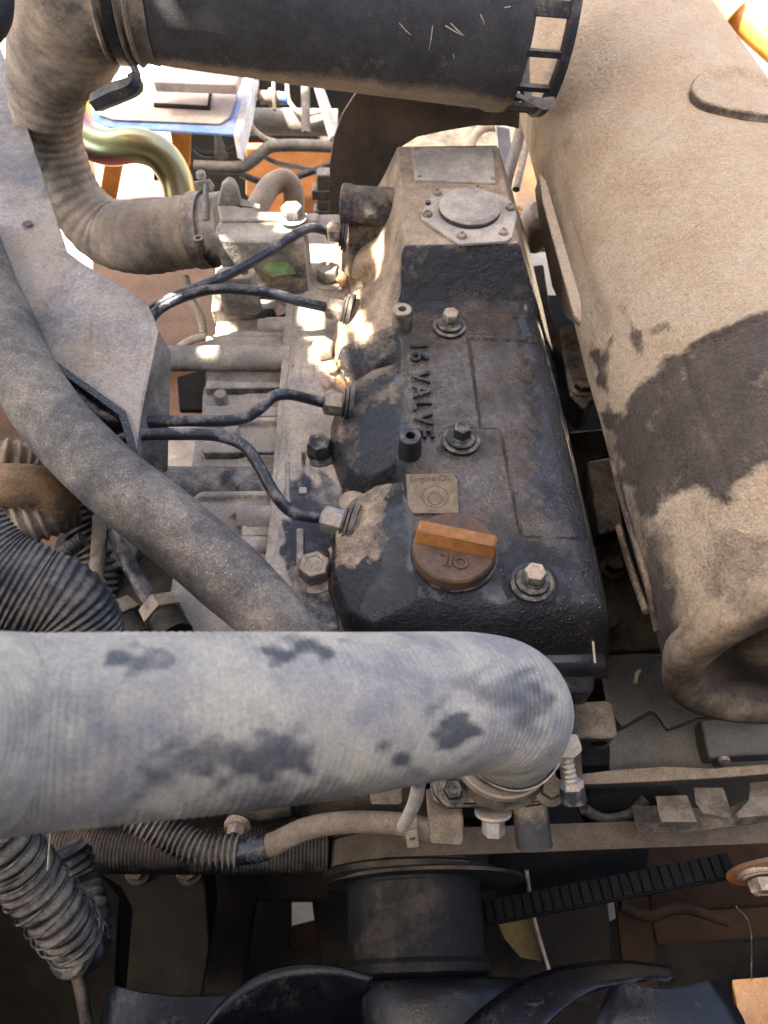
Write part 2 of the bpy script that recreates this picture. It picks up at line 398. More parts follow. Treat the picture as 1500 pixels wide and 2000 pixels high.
# open bonnet added out of view to shade the engine; holes shape sun patches
BZ = 1.40
def shade(px, py, z):
    p = P(px, py, z=z); k = (BZ - p.z) / sd.z; q = p + sd * k; return Vector((q.x, q.y, BZ))
patches = [
    (-.07, [(566, 478), (620, 468), (672, 484), (690, 512), (684, 556), (640, 548), (618, 530), (574, 522)]),
    (-.06, [(690, 575), (704, 556), (722, 575), (724, 640), (748, 690), (738, 716), (716, 690), (700, 640), (690, 600)]),
    (-.075, [(606, 684), (640, 680), (676, 700), (684, 650), (694, 650), (704, 745), (690, 768), (660, 740), (628, 720), (608, 712)]),
    (-.03, [(596, 440), (646, 430), (672, 440), (670, 472), (640, 470), (600, 462)]),
    (.0, [(536, 420), (580, 412), (596, 430), (572, 458), (542, 456)]),
    (-.05, [(360, 525), (372, 520), (392, 580), (400, 640), (404, 668), (372, 670), (360, 610), (352, 560)]),
    (-.2, [(262, 328), (318, 328), (312, 400), (268, 400)]),
    (-.2, [(236, 168), (290, 158), (300, 236), (228, 240)]),
    (-.075, [(592, 600), (622, 592), (634, 640), (612, 668), (594, 640)]),
    (-.09, [(430, 575), (520, 570), (540, 590), (470, 600)]),
    (-.03, [(735, 500), (760, 470), (770, 520), (742, 560)]),
    (.0, [(628, 176), (650, 186), (660, 262), (648, 262)]),
]
outer = [Vector((-1.75, -.35, BZ)), Vector((.1, -.35, BZ)), Vector((.1, 1.5, BZ)), Vector((-1.75, 1.5, BZ))]
holes = [[shade(a, b, z) for a, b in pp] for z, pp in patches]
holes = [h for h in holes if all(-1.7 < q.x < .05 and -.3 < q.y < 1.45 for q in h)]
loops = [outer] + holes
gx = np.linspace(-1.75, .1, 196); gy = np.linspace(-.35, 1.5, 199); GX, GY = np.meshgrid((gx[1:] + gx[:-1]) / 2, (gy[1:] + gy[:-1]) / 2, indexing='ij')
keepb = sdpoly(GX, GY, [(q.x, q.y) for q in outer]) < 0
for h in holes: keepb &= sdpoly(GX, GY, [(q.x, q.y) for q in h]) > 0
bt = thing('unseen_sunshade', (0, 1.6, BZ), 'unseen bonnet held open above the engine with ragged openings', 'sunshade')
b = MB(); hfield(b, gx, gy, np.full((196, 199), BZ), keepb); build('sunshade_panel', b, 'hose_grey', bt, smooth=False, solid=.002)
b = MB()
for x, y0 in ((-1.74, -.34), (.09, -.34)): box(b, (x, (y0 + 1.49) / 2, BZ - .03), (.02, 1.49 - y0, .058))
box(b, (-.825, 1.49, BZ - .03), (1.8, .02, .058)); build('flange', b, 'sunshade_paint', bt, bevel=.003)

# ------------------------------------------------------------------ valve cover
ZD = -.075                                        # cylinder head deck height
tl = P(778, 560, z=0); 
top = [(.108, .277), (.205, .277), (.2065, .32), (.205, .60), (.197, .74), (.188, .96), (.040, .96), (.032, .70), (.0305, .46), (.031, .325), (.056, .288)]
top = [tuple(p) for p in top]
lobes = [.362, .53, .69, .895]
xs = np.linspace(-.06, .245, 205); ys = np.concatenate([np.linspace(.235, .70, 300), np.linspace(.7016, .965, 130)])
X, Y = np.meshgrid(xs, ys, indexing='ij')
def sm(a, b, k): h = np.clip(.5 + .5 * (a - b) / k, 0, 1); return b + (a - b) * h + k * h * (1 - h)   # smooth max
def wall(d, r=.006, k=4.0): return -k * .5 * (d + np.sqrt(d * d + r * r)) + k * .5 * (-r + math.sqrt(2) * r) * 0
d0 = sdpoly(X, Y, top)
H = wall(d0 - .001, .007, 4.5)
# engraved step of the raised badge area
stp = [(915, 658), (1062, 664), (1180, 1048), (1018, 1046), (978, 834), (940, 834)]
sp = [tuple(P(a, b_, z=0))[:2] for a, b_ in stp]
ds = sdpoly(X, Y, sp)
H = H - .0012 * ss(.0010, -.0010, ds) - .0026 * np.exp(-(ds / .0013) ** 2) + .0008 * np.exp(-((ds - .0032) / .0013) ** 2)
# shallow crown around bolts
for (bx, by) in ((878, 640), (900, 862), (1038, 1140)):
    q = P(bx, by, z=0); dd = np.hypot(X - q.x, Y - q.y); H = np.where(d0 < 0, H + .0015 * ss(.026, .020, dd), H)
L_ = np.full(X.shape, -1.)
for i, yc in enumerate(lobes):
    half = .071
    pl = [(.07, yc - half - .002), (.0, yc - half), (-.018, yc - half * .78), (-.029, yc - half * .25), (-.029, yc + half * .35), (-.016, yc + half * .8), (.005, yc + half * .97), (.07, yc + half)]
    dl = sdpoly(X, Y, pl) - .002
    slope = -.004 - np.clip(.036 - X, 0, 1) * .52 - ((Y - yc) / half) ** 2 * .010
    h = -sm(-slope, -(wall(dl, .010, 4.5)), .012)
    h = np.minimum(slope, wall(dl, .012, 4.0)) 
    L_ = np.maximum(L_, h)
H = sm(H, L_, .006)
# raised breather tower
twr = [(.043, .706), (.172, .706), (.166, .92), (.05, .92)]
dt = sdpoly(X, Y, twr)
front = .060 - np.clip(.706 - Y, 0, 1) * 2.6 - 0 * X
ht = .060 + wall(dt, .005, 3.0)
ft = np.minimum(.060 - 2.4 * .5 * ((.706 - Y) + np.sqrt((.706 - Y) ** 2 + .004 ** 2)), .060 - 4.5 * .5 * (np.maximum(.036 - X + (.70 - Y) * .1, X - .178 - (.70 - Y) * .35) + .001 + np.sqrt(np.maximum(.036 - X, X - .178) ** 2 + .004 ** 2)))
ht = np.where(Y < .9, sm(ht, ft, .003), ht)
def smn(a, b, k): return -sm(-a, -b, k)
pf_ = .060 - 2.1 * (.706 - Y); pr2 = .060 - 2.3 * (X - .173) ; pl2 = .060 - 2.8 * (.042 - X); pb_ = .060 - 3 * (Y - .922)
ht = smn(smn(smn(np.minimum(pf_, .2), pr2, .006), smn(pl2, pb_, .006), .006), np.full(X.shape, .060), .005)
H = np.maximum(H, sm(H, ht, .028))
H = np.minimum(H, .060)
# support web left of the tower, down to the last fitting
wb = [(-.022, .775), (.06, .775), (.06, .80), (-.022, .80)]
H = np.maximum(H, -.02 + wall(sdpoly(X, Y, [(-.020, .80), (.05, .80), (.05, .845), (-.020, .845)]), .004, 5) + np.clip(X, -.02, .05) * .5)
# bottom flange
fl_ = sdpoly(X, Y, [(-.034, .268), (.0, .250), (.215, .250), (.218, .96), (-.034, .96)])
H = np.maximum(H, -.066 + wall(fl_, .003, 5))
keep = (H[:-1, :-1] > ZD - .02)
H = np.maximum(H, ZD - .02)
# dust / oil masks (fixed stains)
nz = (np.sin(X * 310 + 2 * np.sin(Y * 170)) * .0016 + np.sin(Y * 420 + 3 * np.sin(X * 230)) * .0013 + np.sin(X * 900 + Y * 700) * .0006)
oil = [(-.0, .455), (.028, .47), (.026, .62), (.040, .69), (.075, .702), (.105, .708), (.135, .704), (.165, .692), (.20, .655), (.26, .63), (.26, .2), (-.08, .2), (-.02, .285), (.010, .335), (.012, .40), (.022, .44)]
do = sdpoly(X, Y, oil) + nz * 1.2
wet = ss(.005, -.004, do)
browndust = ss(.16, .06, np.abs(X - .10)) * wet * ss(.70, .66, Y)
dkr = ss(.15, .20, X + (Y - .5) * -.08 + nz * 3)
dust = np.where(wet > .5, -.10 + .40 * ss(.03, .045, X) * ss(.30, .35, Y + nz * 2) - .95 * dkr * ss(.34, .40, Y) - .3 * ss(.36, .33, Y) - .35 * ss(.655, .675, Y) - .5 * ss(.29, .27, Y), np.where(Y > .655, .42, .12 - .8 * ss(.350, .335, Y + nz * 2) - .25 * ss(.44, .47, Y)))
frontface = ((Y > .64) & (Y < .709) & (X > .038) & (H > .001))
dust = np.where(frontface & (wet < .5), -.12, dust)
lobeclean = ss(-.004, .012, X) * 0
dust = np.where((wet < .5) & (H < -.045) & (Y < .62), -.25, dust)
dust = np.where((X > .209) | ((X > .188) & (Y < .74) & (H < .03)), -1.2, dust)
for (cx, cy, rx, ry) in ((.008, .50, .022, .035), (.004, .47, .02, .02)):
    e = np.hypot((X - cx) / rx, (Y - cy) / ry) + nz * 60
    dust = np.where((wet < .5), dust - .75 * ss(1.25, .75, e), dust)
vc = thing('valve_cover', (.11, .6, ZD), 'black cast engine valve cover, oily and dusty, with raised 16 VALVE lettering', 'valve cover')
mb = MB(); hfield(mb, xs, ys, H, keep)
body = build('cover_casting', mb, 'cover_paint', vc, att={'dust': dust.ravel(), 'wet': wet.ravel()}, ang=60)
def HS(x, y):
    i = int(np.clip(np.searchsorted(xs, x), 1, len(xs) - 1)); j = int(np.clip(np.searchsorted(ys, y), 1, len(ys) - 1)); return float(H[i, j])
mb = MB()
for i in range(1500):
    x, y = rng.uniform(.028, .205), .69 - rng.beta(1.3, 1.6) * .40
    z = HS(x, y)
    if z < -.004: continue
    r_ = rng.uniform(.0004, .0011) * (1.7 if rng.random() < .06 else 1); e_ = rng.uniform(.8, 1.6); a0 = rng.uniform(0, 3)
    V = [(x + math.cos(a0 + k * 1.047) * r_ * e_, y + math.sin(a0 + k * 1.047) * r_, z - .0002) for k in range(6)] + [(x + math.cos(a0 + k * 1.047) * r_ * e_ * .6, y + math.sin(a0 + k * 1.047) * r_ * .6, z + r_ * .55) for k in range(6)] + [(x, y, z + r_ * .7)]
    F = [(k, (k + 1) % 6, 6 + (k + 1) % 6, 6 + k) for k in range(6)] + [(6 + k, 6 + (k + 1) % 6, 12) for k in range(6)]
    mb.add(V, F)
o = build('oil_beads', mb, 'oil_bead', vc); o['kind'] = 'stuff'
# seal bead around the foot of the cover
sb = [(-.030, .272), (-.036, .33), (-.038, .39), (-.030, .432), (-.024, .452), (-.033, .49), (-.037, .55), (-.030, .600), (-.024, .615), (-.034, .65), (-.037, .71), (-.03, .755)]
mb = MB(); tube(mb, [Vector((x, y, ZD + .004)) for x, y in sb], .0032, 8, step=.004); build('cover_gasket', mb, 'rubber_black', vc, att={'dust': np.full(len(mb.v), -.2)})
# lettering, reads from the far side to the near side
dn = (P(812, 870, z=0) - P(800, 660, z=0)).normalized()
upd = Vector((0, 0, 1)).cross(dn)
text('raised_lettering', '16 VALVE', .0275, P(821, 757, z=.0012), dn, upd, 'cover_paint', vc, ext=.0016, bev=.0005, sp=1.30, att={'dust': -.12, 'wet': 1.})
# sticker
st = [(793, 926), (882, 924), (893, 936), (896, 1002), (806, 1002), (797, 985)]
mb = MB(); prism(mb, pz(.0014, *st), (0, 0, -.002)); stk = build('oil_sticker', mb, 'sticker', vc, bevel=.0004)
text('sticker_print', 'Engine Oil', .0098, P(841, 935, z=.0016), P(880, 933, z=0) - P(800, 936, z=0), (0, 1, 0), 'ink', stk, ext=.0001, bev=0)
mb = MB()                                          # oil drop inside a gear-like ring, printed
for rr, c0, sx_, k in ((.0125, (850, 970), 1, 28), (.0065, (850, 975), 1, 20)):
    cpt = P(*c0, z=.0016); pts = []
    for i in range(k + 1):
        a = i / k * 2 * math.pi; e = 1 + (.35 * max(0, math.sin(a)) ** 4 if k == 20 else .04 * math.cos(a * 8))
        pts.append(cpt + Vector((math.cos(a) * rr * e, math.sin(a) * rr * e, 0)))
    for i in range(k):
        p, q = pts[i], pts[i + 1]; n_ = Vector((-(q - p).y, (q - p).x, 0)).normalized() * .0004
        mb.add([p + n_, q + n_, q - n_, p - n_], [(0, 1, 2, 3)])
build('printed_symbol', mb, 'ink', stk, smooth=False)
# cover bolts with stepped washers
for i, (px, py) in enumerate(((878, 640), (900, 862), (1038, 1140))):
    c = P(px, py, z=.0015)
    mw = MB(); lathe(mw, [(0, 0), (.0195, 0), (.0195, .0035), (.0175, .0042), (.0155, .0042), (.0150, .0075), (.0135, .0085), (.0105, .0085), (.0100, .0100), (0, .0100)], c, (0, 0, 1), 40)
    sr = build('seal_ring', mw, 'bolt_dark', vc, bevel=.0004)
    hexbolt(vc, c + Vector((0, 0, .010)), (0, 0, 1), .0098, .0125, mat=('bolt_dusty', 'bolt_dark', 'bolt_dusty')[i], name='cover_bolt', rot=(.1, .45, .8)[i])
# tapped screw bosses
for px, py in ((785, 640), (800, 885)):
    c = P(px, py, z=-.004)
    mb = MB(); lathe(mb, [(0, 0), (.0125, 0), (.0112, .026), (.0100, .0275), (.0045, .0275), (.004, .018), (0, .018)], c, (0, 0, 1), 28)
    build('threaded_boss', mb, 'bolt_dusty' if py < 700 else 'bolt_dark', vc, bevel=.0006)
# name plate on the tower with rivets
npz = .0605
npl = [(806, 286), (960, 289), (965, 358), (811, 352)]
mb = MB(); prism(mb, pz(npz + .0025, (803, 287), (962, 290), (968, 357), (810, 351)), (0, 0, -.003)); npo = build('name_plate', mb, 'head_casting', vc, bevel=.0004, att={'dust': lambda V: np.full(len(V), .5)})
for px, py in ((812, 290), (950, 293), (819, 344), (962, 348)):
    mb = MB(); lathe(mb, [(0, 0), (.003, 0), (.0026, .0012), (.0012, .002), (0, .002)], P(px, py, z=npz + .0025), (0, 0, 1), 12); build('rivet', mb, 'bolt_dusty', npo)
# breather plate, six cross screws and the round cap
bp_ = [(822, 425), (828, 407), (845, 375), (855, 368), (940, 368), (990, 385), (1003, 398), (1010, 420), (1000, 462), (990, 470), (903, 476), (895, 475)]
mb = MB(); prism(mb, pz(npz + .004, *bp_), (0, 0, -.004)); bpo = build('breather_plate', mb, 'head_casting', vc, bevel=.001, att={'dust': lambda V: np.full(len(V), .25)})
c = P(917, 412, z=npz + .004)
mb = MB(); lathe(mb, [(0, 0), (.0365, 0), (.0362, .0065), (.0335, .0095), (.030, .0098), (.013, .0085), (.0115, .0072), (0, .0072)], c, (0, 0, 1), 56)
build('breather_cap', mb, 'head_casting', bpo, bevel=.0008, att={'dust': lambda V: .25 - 1.6 * ss(.0685, .0655, V[:, 2])})
def cross_screw(c, ax, r, parent, mat='bolt_dusty'):
    mb = MB(); lathe(mb, [(0, 0), (r * 1.15, 0), (r * 1.1, r * .35), (r * .75, r * .85), (r * .3, r), (0, r)], c, ax, 20)
    s_ = build('screw', mb, mat, parent)
    mb = MB(); u, v, a = basis(ax); an = random.uniform(0, 1.5); u, v = u * math.cos(an) + v * math.sin(an), v * math.cos(an) - u * math.sin(an)
    for q, t in ((u, v), (v, u)):
        e = Vector(c) + a * r * 1.01
        mb.add([e + q * r * .6 + t * r * .12, e - q * r * .6 + t * r * .12, e - q * r * .6 - t * r * .12, e + q * r * .6 - t * r * .12], [(0, 1, 2, 3)])
    build('cross_slot', mb, 'ink', s_, smooth=False)
for px, py in ((854, 378), (932, 371), (997, 407), (983, 455), (902, 462), (835, 420)):
    cross_screw(P(px, py, z=npz + .004), (0, 0, 1), .0052, bpo)
mb = MB(); lathe(mb, [(0, 0), (.0032, 0), (.003, .003), (0, .003)], P(836, 398, z=npz + .004), (0, 0, 1), 14); build('locating_pin', mb, 'bolt_dark', bpo)
# horizontal breather stub to the left of the tower
a_ = P(668, 400, z=.018); b_ = P(800, 408, z=.018)
mb = MB(); lathe(mb, [(0, 0), (.0245, 0), (.0262, .002), (.0262, .012), (.0245, .016), (.024, .10), (0, .10)], a_, b_ - a_, 36)
build('breather_stub', mb, 'cover_paint', vc, bevel=.0006, att={'dust': lambda V: np.full(len(V), -.1) + .3 * ss(.03, .045, V[:, 2])})
mb = MB(); prism(mb, [P(682, 428, z=.004), P(786, 420, z=.004), P(786, 468, z=-.014), P(752, 496, z=-.028), P(722, 530, z=-.046), P(706, 566, z=-.060), P(698, 604, z=-.074), P(683, 596, z=-.072), P(680, 500, z=-.034)], (0, .012, -.004))
build('support_web', mb, 'cover_paint', vc, bevel=.001)

# oil filler cap: OIL reads upside down from here
oc = P(886, 1082, z=.002)
cap = thing('oil_filler_cap', oc, 'worn brown plastic oil filler cap with orange grip bar and OIL lettering', 'oil cap')
mb = MB(); lathe(mb, [(0, 0), (.0375, 0), (.0378, .003), (.0372, .0125), (.0352, .0148), (.033, .015), (0, .015)], oc, (0, 0, 1), 64)
build('cap_disc', mb, 'cap_plastic', cap, bevel=.0005)
mb = MB(); lathe(mb, [(.030, -.002), (.0392, -.002), (.0396, .0015), (.030, .0015)], oc, (0, 0, 1), 56); build('rubber_seal', mb, 'tape_black', cap)
gd = (P(965, 1066, z=.02) - P(812, 1034, z=.02)); gd.z = 0; gd.normalize(); gn = Vector((-gd.y, gd.x, 0))
mb = MB(); e = .0355; gc = oc + gn * .0045
pr = [(-.0105, .0145), (-.0065, .0275), (-.0045, .029), (.0045, .029), (.0065, .0275), (.0090, .0145)]
V = []
for s_, k in ((-e, .86), (-e * .93, 1), (e * .93, 1), (e, .86)):
    for (u, h) in pr: V.append(gc + gd * s_ + gn * u * k + Vector((0, 0, .0145 + (h - .0145) * k)))
F = []
for j in range(3):
    for i in range(5): F.append((j * 6 + i, j * 6 + i + 1, (j + 1) * 6 + i + 1, (j + 1) * 6 + i))
F += [tuple(range(6)), tuple(range(18, 24))[::-1], ]
for j in range(3): F.append((j * 6, (j + 1) * 6, (j + 1) * 6 + 5, j * 6 + 5))
mb.add(V, F); build('grip', mb, 'cap_grip', cap, bevel=.0022, seg=4)
text('raised_lettering', 'OIL', .0165, oc - gn * .0165 + gd * .002 + Vector((0, 0, .0155)), -gd, -gn, 'cap_plastic', cap, ext=.0011, bev=.0003)

xs3 = np.linspace(-.212, -.100, 60); ys3 = np.linspace(.30, .93, 420); X3, Y3 = np.meshgrid(xs3, ys3, indexing='ij')
Z3 = np.full(X3.shape, -.098) - .02 * ss(-.150, -.215, X3) + .006 * ss(-.106, -.100, X3)
ribs = [(.405, .010, .013, -.19), (.452, .006, .008, -.16), (.475, .006, .009, -.20), (.530, .005, .007, -.15), (.585, .007, .010, -.20), (.64, .005, .006, -.14), (.695, .012, .016, -.21), (.735, .009, .012, -.19), (.80, .008, .010, -.2), (.85, .006, .008, -.16)]
for (yr, hw, hh, xend) in ribs:
    pr_ = np.exp(-((Y3 - yr) / hw) ** 4) * ss(xend - .01, xend + .01, X3)
    Z3 = np.maximum(Z3, -.100 + 1.1 * hh * pr_ + 0 * X3)
for (yr, hw, dp) in ((.43, .016, .012), (.505, .018, .009), (.61, .016, .010), (.665, .010, .012), (.77, .018, .014)):
    Z3 -= 1.0 * dp * np.exp(-((Y3 - yr) / hw) ** 2) * ss(-.104, -.115, X3)
def CH(x, y): return float(Z3[int(np.clip(np.searchsorted(xs3, x), 0, 59)), int(np.clip(np.searchsorted(ys3, y), 0, 419))])
# ------------------------------------------------------------------ cylinder head and intake side
hd = thing('cylinder_head', (-.05, .6, -.2), 'dusty grey cylinder head with cast ribs and bolts, left of the valve cover', 'cylinder head')
de = [P(530, 1232, z=ZD), P(530, 1180, z=ZD), P(545, 1010, z=ZD), P(562, 870, z=ZD), P(575, 700, z=ZD), P(590, 560, z=ZD), P(600, 430, z=ZD), P(700, 420, z=ZD)]
mb = MB(); prism(mb, [(-.115, .262, ZD), (-.112, .42, ZD), (-.106, .52, ZD), (-.103, .66, ZD), (-.101, .8, ZD), (-.10, .98, ZD), (.215, .98, ZD), (.215, .262, ZD)], (0, 0, -.12))
def dk(V): return np.where((V[:, 1] < .5), -.2, .2)
xs2 = np.linspace(-.112, .0, 60); ys2 = np.linspace(.262, .98, 300); X2, Y2 = np.meshgrid(xs2, ys2, indexing='ij')
edge = -.103 + .004 * np.sin(Y2 * 50) - (.62 - Y2) * .02
Z2 = np.full(X2.shape, ZD + .001) - .004 * ss(edge + .004, edge - .001, X2)
Z2 += .0025 * (np.abs(X2 + .078 + (Y2 - .6) * .01) < .008) * ((np.mod(Y2 - .30, .165) < .062))
n_ = np.sin(X2 * 240 + 2 * np.sin(Y2 * 90)) * .006 + np.sin(Y2 * 160 + X2 * 300) * .005
oily = ss(.50, .47, Y2 + n_) * ss(-.100, -.090, X2 + n_ * .6)
m2 = MB(); hfield(m2, xs2, ys2, Z2)
build('deck', m2, 'head_casting', hd, att={'dust': (.15 - .95 * oily).ravel()}, ang=60)
build('head_side', mb, 'head_casting', hd, bevel=.002, att={'dust': lambda V: np.where(V[:, 0] > .2, -1., 0.)})
mb = MB()
for i in range(1400):
    if i % 2: x, y = rng.uniform(-.10, -.035), rng.uniform(.28, .9); z = ZD + .001
    else:
        x, y = rng.uniform(-.205, -.105), rng.uniform(.33, .9); z = -.097
        z = CH(x, y)
    r_ = rng.uniform(.0004, .0012) * (2 if rng.random() < .05 else 1)
    V = [Vector((x, y, z)) + Vector(rng.normal(0, 1, 3)).normalized() * r_ for k in range(4)]
    mb.add(V, [(0, 1, 2), (0, 2, 3), (0, 3, 1), (1, 3, 2)])
o = build('grit', mb, 'cake_mud', hd, smooth=False); o['kind'] = 'stuff'
# bolts on the deck
for (px, py, mt, r, on) in ((626, 886, 'bolt_dark', .0145, 1), (616, 1122, 'bolt_dusty', .0165, 1), (632, 696, 'head_casting', .0145, 1), (641, 548, 'head_casting', .0155, 1)):
    c = P(px, py, z=ZD + .001)
    hexbolt(hd, c, (0, 0, 1), r, .019, washer=(r * 1.38, .003), mat=mt, name='head_bolt', rot=.3)
mb = MB(); lathe(mb, [(0, 0), (.0155, 0), (.0155, .016), (.0138, .0175), (.0125, .0165), (0, .0165)], P(690, 998, z=ZD), (0, 0, 1), 32); build('core_plug', mb, 'bolt_dusty', hd, bevel=.0005)
# intake chest with cross ribs and runners
ix0 = -.215
im = thing('intake_manifold', (-.16, .6, -.2), 'dusty grey cast intake manifold with ribs running across, beside the cylinder head', 'intake manifold')
gy_ = np.abs(np.gradient(Z3, ys3, axis=1)); m3 = MB(); hfield(m3, xs3, ys3, Z3)
build('chest_top', m3, 'head_casting', im, att={'dust': (.3 - .35 * ss(-.100, -.116, Z3) - .5 * ss(.5, 1.2, gy_)).ravel()}, ang=60)  # shade put into the dust value: hollows and rib sides darkened
mb = MB(); box(mb, (-.163, .615, -.20), (.098, .63, .155)); build('chest_side', mb, 'head_casting', im, bevel=.004)
for q in ([(415, 566), (560, 562), (566, 600), (412, 606)], [(402, 655), (566, 657), (566, 682), (400, 684)], [(402, 742), (556, 748), (556, 756), (400, 758)], [(400, 792), (470, 790), (560, 796), (560, 812), (398, 812)], [(398, 866), (545, 862), (545, 882), (396, 884)], [(470, 1000), (540, 998), (538, 1044), (472, 1046)], [(398, 1044), (536, 1046), (536, 1066), (400, 1062)], [(455, 1082), (532, 1080), (532, 1094), (455, 1096)], [(556, 900), (566, 898), (566, 990), (556, 990)], [(578, 1030), (594, 1030), (594, 1120), (576, 1120)], [(584, 880), (602, 880), (600, 964), (582, 964)]):
    zz = -.088 if q[0][0] < 550 else ZD + .0035
    mb = MB(); slab(mb, q, zz, .03); build('cast_rib', mb, 'head_casting', im if q[0][0] < 550 else hd, bevel=.0025, att={'dust': lambda V: -.1 + (-.5 if q[0][0] > 570 else 0) + np.where(V[:, 2] < zz - .004, -.25, .1)})
for q, r_ in (((548, 640), .012), ((452, 838), .009), ((520, 1116), .010), ((430, 770), .008)):
    mb = MB(); lathe(mb, [(0, -.02), (r_, -.02), (r_, .0), (r_ * .85, .002), (0, .002)], P(*q, z=-.090), (0, 0, 1), 24); build('cast_boss', mb, 'head_casting', im, bevel=.001)
# runner pipes that leave the chest to the left
for (px0, py0, px1, py1, r, mt, z_, dd) in ((332, 700, 568, 700, .0165, 'head_casting', -.088, .2), (285, 948, 560, 950, .0225, 'pipe_painted', -.105, .2)):
    mb = MB(); tube(mb, [P(px0, py0, z=z_), P((px0 + px1) / 2, (py0 + py1) / 2, z=z_), P(px1, py1, z=z_)], r, 28)
    build('runner_pipe', mb, mt, im, att={'dust': lambda V: np.full(len(V), dd)})
for (px, py, w_, dn_) in ((505, 640, .030, 1), (465, 1012, .05, 1)):
    c = P(px + 30, py, z=-.09); e = P(px, py, z=-.09)
    mb = MB(); lathe(mb, [(0, 0), (.011, 0), (.0115, .004), (.0115, .01), (.0135, .011), (.0135, w_ + .02), (0, w_ + .02)], e, (1, 0, 0), 20); build('side_plug', mb, 'head_casting', im, bevel=.0006)
# air inlet box at the rear left end with an ear and twin-hole bosses
ib = thing('air_inlet_box', P(500, 470, z=-.08), 'square cast air inlet box with an upright ear and twin-hole bosses', 'inlet box')
mb = MB(); prism(mb, pz(.006, (432, 425), (600, 425), (592, 468), (590, 472), (435, 468), (418, 455), (422, 438)), (0, 0, -.09)); build('box_body', mb, 'head_casting', ib, bevel=.006, seg=3)
mb = MB(); prism(mb, pz(.012, (424, 400), (458, 400), (500, 412), (600, 414), (602, 426), (430, 428)), (0, 0, -.012)); build('top_flange', mb, 'head_casting', ib, bevel=.003)
yy = P(440, 400, z=.012).y
mb = MB(); prism(mb, [P(424, 402, y=yy), P(432, 365, y=yy), P(444, 354, y=yy), (P(456, 358, y=yy)), P(464, 372, y=yy), P(470, 398, y=yy), P(510, 410, y=yy)], (0, .014, 0)); build('ear', mb, 'head_casting', ib, bevel=.003)
for (cx, cy, s_) in ((468, 484, 1), (460, 532, 1)):
    z_ = -.022
    pts = []
    for i in range(24):
        a = i / 24 * 2 * math.pi; pts.append(P(cx + (20 if math.cos(a) > 0 else -20), cy, z=z_) + Vector((math.cos(a) * .0125, math.sin(a) * .0125, 0)))
    mb = MB(); prism(mb, pts, (0, 0, -.06)); bo = build('twin_boss', mb, 'head_casting', ib, bevel=.0015)
    for hx in (-17, 17):
        mb = MB(); lathe(mb, [(0, .0003), (.0052, .0003), (.006, -.0005), (0, -.0006)], P(cx + hx, cy, z=z_) , (0, 0, 1), 18); build('hole', mb, 'ink', bo)
hexbolt(ib, P(572, 426, z=.012), (0, 0, 1), .014, .014, mat='head_casting', name='box_bolt', washer=(.018, .003))
mb = MB(); prism(mb, pz(-.058, (505, 478), (580, 482), (572, 552), (500, 548)), (0, 0, -.02)); build('recess_floor', mb, 'rust_brown', ib, bevel=.002)

# ------------------------------------------------------------------ injection pipes
PG = 'fuel injection pipes feeding the cylinder head'
pipes = [
    ([(150, 770, .02), (205, 815, .015), (250, 823, .010), (350, 822, .005), (470, 818, .0), (505, 800, .004), (535, 774, .006), (560, 770, .002), (600, 778, -.02), (634, 787, -.035)], (634, 787), (692, 793), 'straight injection pipe with blue-grey paint wear and one raised bend'),
    ([(165, 900, .0), (205, 875, .01), (260, 852, .015), (350, 848, .012), (430, 852, .006), (478, 872, .0), (505, 908, -.01), (535, 962, -.02), (570, 1000, -.035), (630, 1012, -.045)], (630, 1012), (697, 1030), 'injection pipe nearest the oil cap, dipping steeply to a chipped nut'),
    ([(286, 640, -.02), (310, 605, -.01), (400, 568, .0), (500, 568, .0), (540, 575, -.005), (590, 590, -.02), (640, 601, -.035)], (640, 601), (690, 612), 'black injection pipe meeting the head at the sunlit nut'),
    ([(286, 610, -.02), (330, 585, -.01), (400, 556, .0), (450, 534, .0), (520, 495, .005), (580, 456, .01), (605, 446, .008), (640, 452, -.01)], (640, 452), (680, 458), 'rearmost injection pipe rising diagonally to the bright nut'),
]
for i, (pp, na, nb, lab) in enumerate(pipes):
    pt = [P(a, b_, z=c_) for a, b_, c_ in pp]
    t = thing('injection_pipe', pt[0], lab, 'fuel pipe', PG)
    mb = MB(); tube(mb, pt, .0062, 16, step=.004); build('pipe', mb, 'pipe_painted', t)
    zn = pp[-1][2]; A = P(*na, z=zn); Bq = P(*nb, z=zn - .004); ax = (Bq - A)
    Ln = ax.length; mtn = ('bolt_dusty', 'zinc', 'bolt_dusty', 'bolt_dusty')[i]
    mb = MB(); lathe(mb, [(0, -.002), (.008, -.002), (.0135, .001), (.0142, .003), (.0142, Ln * .60), (0, Ln * .60)], A, ax, 6, .4); build('union_nut', mb, mtn, t, bevel=.0008, ang=25)
    mb = MB(); lathe(mb, [(0, Ln * .58), (.017, Ln * .58), (.017, Ln * .66), (.0155, Ln * .68), (.0215, Ln * .70), (.0215, Ln * .78), (.0195, Ln * .80), (.0235, Ln * .82), (.0235, Ln * .97), (0, Ln * .97)], A, ax, 30); build('rubber_collar', mb, 'rubber_black', t, bevel=.0004)
# sub-block under the head
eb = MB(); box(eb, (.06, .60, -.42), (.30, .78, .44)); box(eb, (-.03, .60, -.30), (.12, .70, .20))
o = build('engine_block', eb, 'lower_dark', bevel=.006); tag(o, 'dark oily engine block below the cylinder head', 'engine block')
